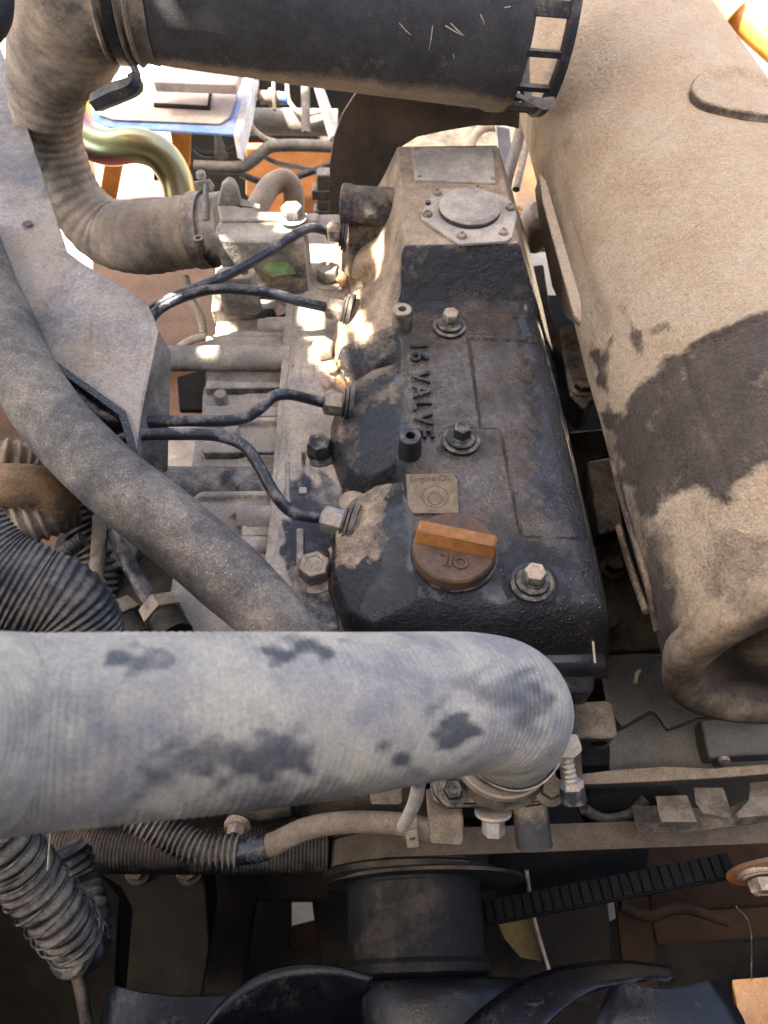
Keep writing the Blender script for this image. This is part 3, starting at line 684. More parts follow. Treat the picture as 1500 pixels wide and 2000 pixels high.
# ------------------------------------------------------------------ muffler
MX, MZ, MR, MY0, MY1 = .385, .035, .150, .210, 1.20
mf = thing('muffler', (MX, .7, MZ - MR), 'large dusty tan cylindrical muffler with oil-dark patch along the right of the engine', 'muffler')
nt_, ny_ = 300, 420
th = np.linspace(0, 2 * math.pi, nt_, endpoint=False); yy = np.linspace(MY0 + .012, MY1, ny_)
T_, Yg = np.meshgrid(th, yy, indexing='ij')
n1 = np.sin(T_ * 9 + 3 * np.sin(Yg * 11)) * np.sin(Yg * 13 + 2 * np.sin(T_ * 5))
rad = MR + .0015 * n1 * .5
rad = rad + .006 * ss(.30, .20, Yg) * 0
# flattened dents near the stained patch
Xg = MX + rad * np.sin(T_); Zg = MZ + rad * np.cos(T_)
U, Vv = proj(np.stack([Xg.ravel(), Yg.ravel(), Zg.ravel()], 1)); U = U.reshape(T_.shape); Vv = Vv.reshape(T_.shape)
facing = (np.cos(T_) > -.6) & (np.sin(T_) < .9)
patch = [(1640, 540), (1500, 612), (1430, 640), (1360, 670), (1330, 690), (1285, 720), (1240, 760), (1218, 800), (1205, 850), (1215, 900), (1240, 960), (1262, 990), (1275, 1000), (1300, 985), (1330, 955), (1365, 950), (1400, 965), (1440, 935), (1500, 905), (1640, 840)]
wob_ = 7 * np.sin(U / 21 + np.sin(Vv / 17) * 2) + 4 * np.sin(Vv / 11 + U / 27) + 2.5 * np.sin(U / 6 + 2 * np.sin(Vv / 5))
dp_ = sdpoly(U, Vv, patch) + wob_
pm = ss(16, -14, dp_) * facing
left_oil = ss(40, -10, sdpoly(U, Vv, [(1195, 830), (1240, 860), (1262, 990), (1290, 1130), (1330, 1280), (1200, 1280), (1160, 900)]) + wob_ * 1.5) * facing
streak = np.zeros_like(U)
for (x0, y0, x1, y1, w_) in ((1215, 600, 1235, 640, 14), (1235, 640, 1252, 690, 12), (1275, 650, 1295, 640, 9), (1200, 640, 1175, 720, 10), (1300, 640, 1320, 670, 8), (1185, 760, 1190, 830, 12), (1165, 690, 1180, 760, 8)):
    vx, vy = x1 - x0, y1 - y0; t = np.clip(((U - x0) * vx + (Vv - y0) * vy) / (vx * vx + vy * vy), 0, 1)
    dd = np.hypot(U - x0 - t * vx, Vv - y0 - t * vy) + wob_ * .7
    streak = np.maximum(streak, ss(w_, w_ * .2, dd) * facing)
seam = sdpoly(U, Vv, [(1330, 690), (1345, 760), (1400, 880), (1425, 960), (1428, 962), (1404, 880), (1350, 760), (1334, 690)])
seamm = np.exp(-(np.abs(seam) / 5) ** 2) * facing * (Vv > 680) * (Vv < 970)
edgeline = np.exp(-((dp_ - wob_ - 0) / 5) ** 2) * facing * (U > 1315) * (Vv < 720)
rad = rad + .0022 * edgeline - .0022 * seamm + .0006 * pm
# small bump and boss
def bumpm(x0, y0, s): return np.exp(-((U - x0) ** 2 + (Vv - y0) ** 2) / (2 * s * s)) * facing
rad += .006 * bumpm(1425, 968, 9) + .003 * bumpm(1282, 358, 9) + .002 * bumpm(1350, 105, 6) + .002 * bumpm(1130, 55, 10)
Xg = MX + rad * np.sin(T_); Zg = MZ + rad * np.cos(T_)
rust = np.exp(-(np.abs(seam) / 9) ** 2) * facing
dustm = (-.74 - .10 * np.sin(U / 23) * np.sin(Vv / 31)) * pm - .35 * left_oil - .5 * streak - .30 * ss(.34, .235, Yg) - .5 * bumpm(1425, 968, 12) + .5 * ss(26, 0, sdpoly(U, Vv, [(1425, 1010), (1500, 950), (1600, 900), (1600, 960), (1480, 1030)])) * facing
mb = MB(); V = np.stack([Xg, Yg, Zg], -1).reshape(-1, 3); mb.v = [tuple(p) for p in V.tolist()]
for i in range(nt_):
    i2 = (i + 1) % nt_
    for j in range(ny_ - 1): mb.f.append((i * ny_ + j, i2 * ny_ + j, i2 * ny_ + j + 1, i * ny_ + j + 1))
build('shell', mb, 'muffler_steel', mf, att={'dust': dustm.ravel(), 'wet': (pm * 0).ravel()}, ang=80)
mb = MB()       # rolled front rim and dished end
lathe(mb, [(MR - .002, .03), (MR + .001, .022), (MR + .004, .012), (MR + .005, .003), (MR + .001, -.003), (MR - .008, -.005), (MR - .022, -.002), (MR - .028, .004), (MR - .032, .014), (MR - .040, .018), (MR - .055, .017), (MR - .062, .011), (MR - .09, .008), (0, .007)], (MX, MY0, MZ), (0, 1, 0), 96)
build('front_end_cap', mb, 'muffler_rim', mf, att={'dust': lambda V: -.30 - .35 * ss(.124, .119, np.hypot(V[:, 0] - MX, V[:, 2] - MZ)) + .30 * ss(.096, .09, np.hypot(V[:, 0] - MX, V[:, 2] - MZ))}, ang=90)  # recess ring darkened through the dust value, standing in for its shade
mb = MB(); lathe(mb, [(MR, -.012), (MR + .003, -.006), (MR + .003, .0), (MR - .01, .012), (MR - .05, .035), (0, .05)], (MX, MY1, MZ), (0, 1, 0), 72); build('rear_end_cap', mb, 'muffler_steel', mf)
# raised oval on the upper right flank
oc_ = P(1450, 190, d=.9); 
def onmuf(px, py, off=0):
    v = ray(px, py); a = v.x ** 2 + v.z ** 2; rr = MR + off
    ox, oz = -MX, CAM_H - MZ; b2 = 2 * (ox * v.x + oz * v.z); c2 = ox * ox + oz * oz - rr * rr
    D = b2 * b2 - 4 * a * c2
    t = (-b2 - math.sqrt(max(D, 0))) / (2 * a); return CAMP + v * t
ang0 = R(48); oy = onmuf(1452, 190).y
mb = MB(); V = []; F = []; NS = 48
for k, (s_, h) in enumerate(((1.0, -.002), (.98, .006), (.90, .009), (.82, .007), (.74, .004), (.4, .004), (.02, .004))):
    for i in range(NS):
        a = 2 * math.pi * i / NS; q = onmuf(1462, 190); th0 = math.atan2(q.x - MX, q.z - MZ)
        ta = th0 + math.cos(a) * .062 * s_ / MR; V.append((MX + (MR + h) * math.sin(ta), q.y + math.sin(a) * .055 * s_, MZ + (MR + h) * math.cos(ta)))
for k in range(6):
    for i in range(NS): F.append((k * NS + i, k * NS + (i + 1) % NS, (k + 1) * NS + (i + 1) % NS, (k + 1) * NS + i))
F.append(tuple(6 * NS + i for i in range(NS))); mb.add(V, F); build('oval_boss', mb, 'muffler_steel', mf, att={'dust': np.repeat([-.3, -.7, -.1, .0, .1, .1, .1], NS)}, ang=80)
# mounting flange strip on the left flank
mb = MB(); prism(mb, [P(1053, 338, x=.236), P(1062, 340, x=.240), P(1070, 400, x=.24), P(1136, 600, x=.24), P(1134, 640, x=.236), P(1105, 620, x=.236), P(1078, 560, x=.236), P(1052, 430, x=.236), P(1044, 372, x=.236)], (.012, 0, .002))
build('side_flange', mb, 'heat_shield', mf, bevel=.001)
mb = MB(); prism(mb, [P(1053, 336, z=.085), P(1066, 352, z=.085), P(1136, 590, z=.085), P(1135, 628, z=.085), P(1122, 615, z=.085), P(1060, 390, z=.085)], (0, 0, -.004)); build('strip', mb, 'muffler_steel', mf, bevel=.0008)
mb = MB(); tube(mb, [onmuf(1196, 900, .001), onmuf(1225, 1010, .002), onmuf(1262, 1130, .002), onmuf(1284, 1235, .001)], .0032, 10)
_ = (lambda *a: 0)(mb, [onmuf(1192, 898, .004), onmuf(1200, 900, .006), onmuf(1285, 1180, .006), onmuf(1282, 1240, .004), onmuf(1262, 1190, .004), onmuf(1230, 1060, .004)], (-.006, 0, -.008)); build('weld_seam', mb, 'muffler_steel', mf, bevel=.0015, att={'dust': lambda V: np.full(len(V), -.7)})
mb = MB(); tube(mb, [onmuf(1208, 1028, .004), onmuf(1232, 1110, .004), onmuf(1262, 1195, .004)], .0035, 10); build('lower_seam', mb, 'muffler_steel', mf, att={'dust': np.full(len(mb.v), -.7)})

# ------------------------------------------------------------------ black air-cleaner pipe across the top with a caged end
A = P(1006, 26, d=.845); B0 = P(278, -34, d=.80); ax = (A - B0).normalized(); LL = (A - B0).length
u_, v_, a_ = basis(ax)
pc = thing('intake_pipe', (A + B0) / 2 - Vector((0, 0, .1)), 'thick matt black intake pipe with fuzzy dust across the top, slotted cage at its end', 'intake pipe')
RR = .1005
mb = MB(); lathe(mb, [(.077, 0), (.078, .01), (.080, .03), (.0915, LL * .5), (RR, LL * .93), (RR + .003, LL * .95), (RR + .003, LL * .985), (RR + .001, LL), (RR - .004, LL), (RR - .006, LL * .95), (.073, 0)], B0, ax, 72, closed=True)
build('pipe_wall', mb, 'rubber_fuzz', pc, att={'dust': lambda V: 1.2 * ss(-.45, -.8, ((V - np.array(B0)) @ (np.array(Vector((0, 0, 1)))) - ((V - np.array(B0)) @ np.array(ax)) * ax.z) / .092 + .25 * 0) * .9 + .0}, ang=50)
mb = MB(); e0 = LL + .036; lathe(mb, [(RR + .004, e0), (RR + .006, e0 + .003), (RR + .005, e0 + .011), (RR - .006, e0 + .012), (RR - .008, e0)], B0, ax, 72, closed=True)
build('end_ring', mb, 'rubber_black', pc, bevel=.0006)
for k in range(15):
    t = 2 * math.pi * k / 15 + .22; wdt = .0075 if k % 3 else .016
    dirv = u_ * math.cos(t) + v_ * math.sin(t); tv = ax.cross(dirv)
    m3x = Matrix((ax, tv, dirv)).transposed()
    mb = MB(); box(mb, B0 + ax * (LL + .018) + dirv * (RR - .001), (.048, wdt, .006), m3x); build('cage_bar', mb, 'rubber_black', pc, bevel=.0008)
mb = MB(); prism(mb, [P(1008, 190, d=.82), P(1060, 198, d=.82), P(1086, 196, d=.82), P(1084, 212, d=.82), P(1062, 216, d=.82), P(1036, 204, d=.82)], (0, .01, 0)); build('drain_lip', mb, 'rubber_black', pc, bevel=.001)
# fuzz of dust fibres along the underside + straw bits
mb = MB()
for i in range(1500):
    s_ = rng.uniform(.01, LL * .96); t = s_ / LL; rr_ = .0795 + (RR - .0795) * min(1, t * 1.05)
    an = rng.normal(0, .22)
    low = (Vector((0, 0, -1)) * .80 + Vector((0, -1, 0)) * .60); low = (low - ax * low.dot(ax)).normalized(); side = ax.cross(low)
    d_ = (low * math.cos(an) + side * math.sin(an)); p = B0 + ax * s_ + d_ * rr_
    ln = rng.uniform(.001, .0035) * (1.8 if rng.random() < .1 else 1)
    q = p + (d_ + ax * rng.normal(0, .8) + side * rng.normal(0, .5)).normalized() * ln; wv = Vector(rng.normal(0, 1, 3)).normalized() * .00018
    mb.add([p + wv, p - wv, q], [(0, 1, 2)])
o = build('dust_fibres', mb, 'straw', pc, smooth=False); o['kind'] = 'stuff'
def strawbits(spots, name, parent_fn):
    pass
def stalk(pts, r=.0006, mat='straw', name='straw', parent=None):
    mb = MB(); tube(mb, pts, [r, r, r * .6][:len(pts)] if len(pts) == 3 else r, 5, step=.004); return build(name, mb, mat, parent)
def onpipe(px, py, off=.0004):
    v = ray(px, py); o_ = CAMP - B0; va = v - ax * v.dot(ax); oa = o_ - ax * o_.dot(ax)
    lo_, hi_ = .3, 1.4
    for rr_ in (RR,):
        t0 = max(0, min(1, ((CAMP + v * .7) - B0).dot(ax) / LL)); rr_ = float(np.interp(t0, [0, .03, .5, .93, 1], [.078, .080, .0915, RR, RR + .003])) + off
        a = va.length_squared; b2 = 2 * va.dot(oa); c2 = oa.length_squared - rr_ * rr_; D = max(b2 * b2 - 4 * a * c2, 0)
        return CAMP + v * ((-b2 - math.sqrt(D)) / (2 * a))
SL = ['short thick straw bit left of the upright one on the black intake pipe', 'upright curved straw bit on the black intake pipe', 'long slanting straw of the crossed pair on the black pipe', 'short straw of the crossed pair on the black pipe', 'small straw bit high on the black pipe above the crossed pair', 'curled straw nearest the slotted cage on the black pipe', 'lowest upright straw bit on the black pipe near the cage', 'leaning straw bit left of the lowest upright one on the black pipe', 'flat straw bit at the top of the pipe beside the slotted cage']
SG = 'dry straw bits lying on the black intake pipe'
for pp in ([(780, 45), (790, 57), (802, 68)], [(845, 50), (842, 75), (838, 98)], [(870, 50), (890, 62), (912, 72)], [(880, 45), (895, 60), (905, 68)], [(938, 28), (944, 40), (946, 48)], [(945, 90), (960, 100), (995, 98)], [(924, 110), (923, 128), (926, 142)], [(885, 105), (890, 125), (893, 145)], [(985, 15), (1000, 12), (1012, 10)], [(475, 0), (480, 3), (484, 8)]):
    if pp[0][1] < 2: continue
    t = stalk([onpipe(*q) + Vector((0, 0, 0)) for q in pp], .0006, 'straw', 'straw')
    tag(t, SL.pop(0), 'straw', SG)
# ------------------------------------------------------------------ ribbed reducer elbow hose at the upper left
el = thing('intake_elbow_hose', P(150, 400, d=1.0), 'dusty brown ribbed elbow hose curving down at the upper left corner', 'air hose')
pts = [B0 + ax * .012, B0 - ax * .055, P(132, 64, d=.86), P(92, 165, d=.93), P(102, 280, d=1.0), P(140, 380, d=1.04), P(205, 452, d=1.06), P(280, 466, d=1.04), P(350, 456, d=1.02), P(405, 450, d=1.01)]
mb = MB(); tube(mb, pts, [.079, .076, .064, .049, .042, .042, .047, .050, .049, .049], 40, rib=.0013, pitch=.017, mod=None)
build('hose_body', mb, 'hose_tan', el, ang=80)
mb = MB()
for k, off in enumerate((-.008, -.018, -.040)):
    lathe(mb, [(.0795, -.003), (.0825, 0), (.0795, .003), (.076, 0)], B0 + ax * (off + .0), ax, 60, closed=True)
build('cuff_ridges', mb, 'hose_tan', el)
mb = MB(); lathe(mb, [(.081, -.006), (.0825, -.005), (.0825, .005), (.081, .006), (.078, 0)], B0 - ax * .026, ax, 60, closed=True)
t = thing('large_hose_clamp', B0 - Vector((0, 0, .1)), 'worm-drive band clamp where the brown elbow meets the black intake pipe', 'hose clamp'); build('band', mb, 'bolt_dark', t)
mb = MB(); tube(mb, [P(262, 148, d=.76), P(262, 165, d=.76), P(225, 182, d=.77), P(188, 200, d=.79)], [.007, .010, .011, .010], 6); build('screw_housing', mb, 'rubber_black', t)
mb = MB(); tube(mb, [P(262, 132, d=.79), P(268, 150, d=.79), P(256, 176, d=.79)], .004, 8); build('screw', mb, 'bolt_dark', t)
c0 = P(398, 450, d=1.008); cax = (P(405, 450, d=1.01) - P(350, 456, d=1.02)).normalized()
t = thing('t_bolt_clamp', c0 - Vector((0, 0, .05)), 'T-bolt clamp with upright bolt on the lower end of the brown elbow hose', 'hose clamp')
mb = MB(); lathe(mb, [(.050, -.010), (.052, -.0105), (.052, .0105), (.050, .010)], c0, cax, 48, closed=True); build('band', mb, 'bolt_dusty', t)
mb = MB(); tube(mb, [P(402, 352, d=.955), P(402, 430, d=.955)], .0042, 10, rib=.0006, pitch=.0018); build('threaded_rod', mb, 'zinc', t)
hexbolt(t, P(393, 345, d=.955), (0, 0, 1), .0065, .007, mat='zinc', name='nut', flange=.007)
mb = MB(); prism(mb, [P(378, 357, d=.95), P(408, 352, d=.95), P(418, 366, d=.95), P(415, 378, d=.955), P(405, 370, d=.955), P(382, 374, d=.955)], (0, .008, -.002)); build('trunnion', mb, 'bolt_dusty', t, bevel=.001)
mb = MB(); lathe(mb, [(.007, 0), (.007, .02), (.004, .02), (.004, 0)], P(393, 490, d=.95), (0, 0, 1), 12, closed=True); build('band_loop', mb, 'bolt_dusty', t)
mb = MB(); lathe(mb, [(.047, 0), (.0475, .03), (.040, .03)], c0 + cax * .008, cax, 36); o = build('inlet_stub', mb, 'head_casting', ib)
# arched dark brown heat shield behind the tower
hs = MB(); yq = 1.02
outl = [(1016, 206), (1014, 252), (985, 246), (930, 246), (870, 256), (815, 268), (780, 290), (760, 330), (748, 362), (735, 400), (690, 430), (660, 520), (640, 560), (642, 430), (644, 320), (652, 270), (668, 225), (690, 190), (715, 160), (760, 120), (1000, 120)]
prism(hs, ppy(yq, *outl), (0, .008, 0)); o = build('heat_shield', hs, 'heat_shield', bevel=.0012); tag(o, 'dark brown arched sheet-metal shield standing behind the valve cover tower', 'heat shield')

# ------------------------------------------------------------------ foreground hose with its neck
fh_ = thing('coolant_hose', P(500, 1400, d=.33) - Vector((0, 0, .05)), 'thick pale grey mottled hose across the foreground bending down at its end', 'coolant hose')
fp = [P(-420, 1455, d=.24), P(-200, 1442, d=.293), P(0, 1430, d=.344), P(250, 1416, d=.370), P(500, 1403, d=.400), P(700, 1389, d=.438), P(860, 1374, d=.482)]
nx_, ny2 = .117, .163
fp += [P(925, 1370, d=.502), P(972, 1376, d=.520), Vector((.1005, .181, .020)), Vector((.107, .182, -.012)), Vector((.109, .182, -.05)), Vector((.109, .182, -.092))]
fr = [.048] * 7 + [.048, .0485, .0475, .0455, .0430, .0425]
mb = MB(); tube(mb, fp, fr, 96, step=.0009, mod=lambda s, q: q + (.00028 + .00012 * math.sin(s * 31)) * math.sin(s / .0046 * 2 * math.pi))
V = np.array(mb.v); U, W_ = proj(V)
wb2 = 8 * np.sin(U / 17 + 2 * np.sin(W_ / 13)) + 5 * np.sin(W_ / 8 + U / 11)
def blob(poly, e=10): return ss(e * 1.7, -e * 1.7, sdpoly(U, W_, poly) + wb2 * 1.4)
st_ = blob([(215, 1265), (345, 1270), (330, 1312), (222, 1310)]) + blob([(528, 1252), (660, 1250), (640, 1275), (570, 1292), (530, 1300)]) \
    + blob([(300, 1480), (360, 1430), (430, 1450), (500, 1440), (560, 1415), (610, 1450), (600, 1500), (520, 1520), (400, 1515), (250, 1550)], 14) * .9 \
    + blob([(850, 1400), (890, 1390), (940, 1430), (900, 1465), (862, 1455)]) + blob([(750, 1462), (790, 1462), (795, 1490), (757, 1485)]) \
    + blob([(870, 1330), (960, 1310), (1060, 1330), (1085, 1400), (1040, 1420), (960, 1370), (880, 1350)], 16) * .6 + blob([(1000, 1290), (1070, 1310), (1095, 1350), (1060, 1340)], 12) * .6 \
    + blob([(20, 1400), (80, 1350), (90, 1400), (40, 1450)], 20) * .25 + blob([(430, 1255), (520, 1255), (500, 1280)], 12) * .4 + blob([(200, 1590), (600, 1530), (840, 1500), (840, 1520), (600, 1600), (200, 1620)], 12) * .35
front_ = (V @ np.array(FW) < 9)
build('hose_body', mb, 'hose_front', fh_, att={'dust': (-.95 * np.clip(st_, 0, 1))}, ang=80)
mb = MB()
lathe(mb, [(.0415, 0), (.0445, .001), (.0445, .012), (.0425, .014), (.0415, .016)], Vector((.109, .182, -.088)), (0, 0, 1), 56, closed=True)
o = build('neck_cuff', mb, 'hose_tan', fh_)
# thermostat housing with its flange
tz = -.098
tf = thing('thermostat_housing', Vector((.12, .16, tz - .1)), 'rusty thermostat housing flange with four bolts under the grey hose end', 'thermostat housing')
def rrect(x0, x1, y0, y1, r, n=6):
    out = []
    for cx, cy, a0 in ((x1 - r, y1 - r, 0), (x0 + r, y1 - r, 90), (x0 + r, y0 + r, 180), (x1 - r, y0 + r, 270)):
        for i in range(n + 1): a = R(a0 + 90 * i / n); out.append((cx + r * math.cos(a), cy + r * math.sin(a)))
    return out
fx0, fx1 = P(848, 1580, z=tz).x, P(1096, 1580, z=tz).x; fy0 = P(970, 1566, z=tz).y; fy1 = fy0 + .10
for k, (dz, gr, mt) in enumerate(((0, 0, 'iron_dusty'), (-.0085, .0015, 'bolt_dark'), (-.0105, -.0005, 'iron_dusty'), (-.0145, .001, 'bolt_dark'), (-.0165, -.001, 'lower_iron'))):
    th_ = (.0080, .0018, .0036, .0018, .012)[k]
    mb = MB(); prism(mb, [(x, y, tz + dz) for x, y in rrect(fx0 - gr, fx1 + gr, fy0 - gr, fy1, .014)], (0, 0, -th_)); build('flange_plate' if k in (0, 2) else 'gasket' if k < 4 else 'housing_top', mb, mt, tf, bevel=.0005)
for px, py, mt in ((884, 1547, 'bolt_dark'), (1073, 1545, 'iron_dusty')):
    c = P(px, py, z=tz); hexbolt(tf, c, (0, 0, 1), .0088, .0085, washer=(.0135, .003), mat=mt, name='flange_bolt')
mb = MB(); lathe(mb, [(.049, 0), (.046, .004), (.0435, .010), (.0, .010)], Vector((.109, .182, tz)), (0, 0, 1), 56); build('neck_base', mb, 'iron_dusty', tf)
# body below, plug and pipe stub on its front
mb = MB(); box(mb, ((fx0 + fx1) / 2 , fy0 + .055, tz - .075), (fx1 - fx0 - .012, .09, .09)); build('housing_body', mb, 'lower_iron', tf, bevel=.006)
c = P(962, 1588, y=fy0 - .002); 
hexbolt(tf, P(964, 1592, z=tz - .022) + Vector((0, .004, 0)), (0, -.8, -.6), .0105, .016, washer=(.0165, .006), mat='zinc', name='drain_plug', rot=.2)
mb = MB(); p0 = P(1036, 1588, z=tz - .022); p1 = P(1044, 1652, z=tz - .035); lathe(mb, [(0, -.01), (.0155, -.01), (.0158, (p1 - p0).length - .003), (.0165, (p1 - p0).length), (.0125, (p1 - p0).length), (.012, (p1 - p0).length - .01), (0, (p1 - p0).length - .01)], p0, p1 - p0, 32)
build('outlet_stub', mb, 'iron_dusty', tf, bevel=.0005, att={'dust': lambda V: -.9 * ss(.012, .004, np.abs((V - np.array(p1)) @ np.array((p1 - p0).normalized())))})
# clamp on the right side of the hose end
bc = thing('bolt_clamp', P(1115, 1540, z=tz), 'spring T-bolt clamp with threaded bolt right of the grey hose end', 'hose clamp')
dz_ = .60
mb = MB(); prism(mb, [P(1078, 1462, d=dz_ - .02), P(1100, 1450, d=dz_ - .02), P(1135, 1453, d=dz_ - .02), P(1138, 1468, d=dz_ - .02), P(1122, 1482, d=dz_ - .02), P(1085, 1480, d=dz_ - .02)], (0, .010, -.006)); build('trunnion', mb, 'zinc', bc, bevel=.0012)
mb = MB(); tube(mb, [P(1106, 1476, d=dz_ - .01), P(1115, 1532, d=dz_ - .01)], .0052, 14, rib=.0014, pitch=.0042); build('threaded_bolt', mb, 'zinc', bc)
pA = P(1115, 1524, d=dz_ - .01); pB = P(1118, 1546, d=dz_ - .01)
mb = MB(); lathe(mb, [(0, 0), (.010, 0), (.0102, .0085), (0, .0085)], pA, pB - pA, 6, .3); build('nut', mb, 'zinc', bc, bevel=.0008)
mb = MB(); lathe(mb, [(0, .006), (.0105, .006), (.0108, .018), (.008, .020), (0, .020)], pA, pB - pA, 16); build('lower_trunnion', mb, 'bolt_dark', bc, bevel=.0008)
mb = MB(); lathe(mb, [(.0455, -.005), (.0468, -.005), (.0468, .005), (.0455, .005)], Vector((.109, .182, -.04)), Vector((.2, -.1, 1)), 48, closed=True); build('band', mb, 'bolt_dusty', bc)
mb = MB(); tube(mb, [P(1060, 1485, d=dz_ - .01), P(1080, 1490, d=dz_ - .01), P(1100, 1470, d=dz_ - .01)], .006, 10); build('band_end', mb, 'bolt_dusty', bc)
mb = MB(); prism(mb, pz(-.11, (1090, 1480), (1136, 1470), (1140, 1560), (1102, 1570)), (0, 0, -.01)); build('ear_plate', mb, 'lower_iron', tf, bevel=.001)
# bent wire rod in front
rd = MB(); tube(rd, [P(822, 1500, d=.50), P(812, 1560, d=.53), P(788, 1614, d=.57)], .0052, 14, step=.003); o = build('bent_rod', rd, 'zinc', att={'dust': lambda V: np.full(len(V), .25)}); tag(o, 'bare steel rod end poking down from beneath the grey foreground hose', 'rod')

# ------------------------------------------------------------------ diagonal grey hose from the left edge
dh = thing('diagonal_hose', P(300, 980, z=0), 'speckled dark grey hose sloping from the left edge down under the foreground hose', 'coolant hose')
dpts = [(-60, 460, .05), (-25, 560, .045), (10, 640, .04), (45, 725, .035), (105, 820, .03), (205, 925, .02), (325, 1022, .01), (435, 1115, .0), (515, 1190, -.01), (570, 1255, -.02), (620, 1330, -.03)]
mb = MB(); tube(mb, [P(a, b_, z=c_) for a, b_, c_ in dpts], [.0325, .0325, .0325, .033, .034, .034, .0335, .033, .0305, .027, .026], 64, step=.003, wob=.012)
V = np.array(mb.v); U, W_ = proj(V)
dm = -.5 * ss(14, -8, sdpoly(U, W_, [(215, 790), (300, 870), (350, 930), (300, 890), (260, 880), (235, 850)]) + 4 * np.sin(U / 9)) - .35 * ss(.5, -.3, np.sin(U / 40 + np.sin(W_ / 30)) + np.sin(W_ / 37))
build('hose_body', mb, 'hose_grey', dh, att={'dust': dm}, ang=80)
# ------------------------------------------------------------------ dusty folded bracket at the left
bk = thing('folded_bracket', P(180, 600, z=0), 'dusty folded steel bracket plate with black edges at the left of the engine', 'bracket')
K1 = [(-60, 60), (0, 90), (22, 150), (48, 230), (80, 330), (108, 420), (131, 490), (160, 512), (215, 545), (262, 572), (292, 596), (303, 640), (200, 700), (150, 735), (58, 672), (20, 560), (0, 500), (-60, 420)]
Zb = .05
def bz(px, py): return Zb + .03 * (500 - py) / 400
mb = MB(); prism(mb, [P(a, b_, z=bz(a, b_)) for a, b_ in [(-60, 60), (0, 90), (22, 150), (48, 230), (80, 330), (108, 420), (131, 490), (160, 512), (215, 545), (262, 572), (290, 596), (303, 625), (312, 652), (278, 800), (262, 905), (238, 800), (150, 738), (58, 672), (20, 560), (0, 500), (-60, 420)]], (0, 0, -.004))
build('main_plate', mb, 'plate_grey', bk, bevel=.0015)
bk.children[0].modifiers.new('x', 'BEVEL') if False else None
mb = MB(); prism(mb, [P(310, 645, z=.043), P(335, 688, z=.00), P(328, 920, z=-.03), P(275, 938, z=-.01), P(262, 905, z=.02), P(278, 800, z=.028)], (-.004, 0, -.001))
build('side_plate', mb, 'plate_grey', bk, bevel=.001, att={'dust': lambda V: np.full(len(V), .15)})
mb = MB()
rim = [(-60, 430), (0, 505), (20, 565), (58, 676), (150, 742), (238, 806), (252, 850), (272, 945)]
for i in range(len(rim) - 1):
    a, b_ = rim[i], rim[i + 1]
    p0, p1 = P(*a, z=bz(*a) + .003), P(*b_, z=bz(*b_) + .003); q = Vector((0, 0, -.018))
    n_ = Vector((-(p1 - p0).y, (p1 - p0).x, 0)).normalized() * .0035
    prism(mb, [p0 + n_, p1 + n_, p1 - n_, p0 - n_], q)
build('folded_edge', mb, 'cover_paint', bk, att={'dust': lambda V: np.full(len(V), -.35)})
mb = MB(); c = P(53, 437, z=bz(53, 437)); lathe(mb, [(0, .0004), (.006, .0004), (.0062, .0001), (0, 0)], c, (0, 0, 1), 20); build('slot_hole', mb, 'ink', bk)
# dark upper-left corner hose
mb = MB(); tube(mb, [P(-120, 60, d=.6), P(-40, 35, d=.62), P(-20, -60, d=.65), P(10, -140, d=.66)], .022, 28); o = build('corner_hose', mb, 'lower_iron', att={'dust': np.full(len(mb.v), .1)}); tag(o, 'black hose edge in the very top left corner above the ribbed elbow', 'hose')

def tube_thing(name, label, cat, pts, r, mat, seg=24, group=None, zs=None, rib=0, pitch=0, step=None, dust=None, wob=0, d=None):
    pp = [P(a[0], a[1], d=a[2]) for a in pts]
    mb = MB(); tube(mb, pp, r, seg, step=step, rib=rib, pitch=pitch, wob=wob)
    att = {'dust': np.full(len(mb.v), dust)} if dust is not None else None
    if mat == 'iridescent_zinc': att = {'around': np.array(mb.around) * .5 + np.linspace(-.15, .5, len(mb.v))}
    return tag(build(name, mb, mat, att=att, ang=80), label, cat, group)
# ------------------------------------------------------------------ hoses and lines on the left
tube_thing('corrugated_hose', 'dark finely ribbed corrugated hose in the lower left, just above the foreground hose', 'corrugated hose', [(-120, 1000, .55), (-20, 1110, .56), (60, 1150, .57), (130, 1185, .58), (190, 1290, .60)], [.036, .036, .036, .035, .03], 'rubber_black', 48, rib=.0016, pitch=.0048, dust=.05)
tube_thing('corrugated_hose', 'widely ribbed brown corrugated hose at the left edge above the fine-ribbed one', 'corrugated hose', [(-60, 1060, .72), (20, 1030, .72), (80, 1010, .73), (135, 985, .75)], .023, 'hose_tan', 40, rib=.004, pitch=.008, dust=-.25)
tube_thing('corrugated_hose', 'small tan corrugated hose at the left edge above the mud-caked pipe', 'corrugated hose', [(-60, 880, .80), (0, 892, .80), (60, 905, .82), (120, 930, .84)], .021, 'hose_tan', 36, rib=.005, pitch=.010, dust=.1)
tube_thing('corrugated_hose', 'dark ribbed hose hidden under the diagonal hose', 'corrugated hose', [(130, 960, .80), (160, 1030, .80), (190, 1080, .80), (195, 1150, .80), (200, 1240, .80)], .020, 'rubber_black', 32, rib=.004, pitch=.008)
tube_thing('corrugated_hose', 'short tan corrugated hose peeking above the diagonal hose beside the orange frame', 'corrugated hose', [(150, 850, .95), (175, 838, .95), (215, 800, .97)], .018, 'hose_tan', 28, rib=.004, pitch=.012, dust=.3)
tube_thing('mud_caked_pipe', 'pipe caked with brown mud at the left edge', 'pipe', [(-60, 945, .70), (20, 948, .70), (90, 955, .71), (118, 985, .72), (105, 990, .76)], [.020, .021, .019, .017, .014], 'cake_mud', 28, wob=.15)
mb = MB()
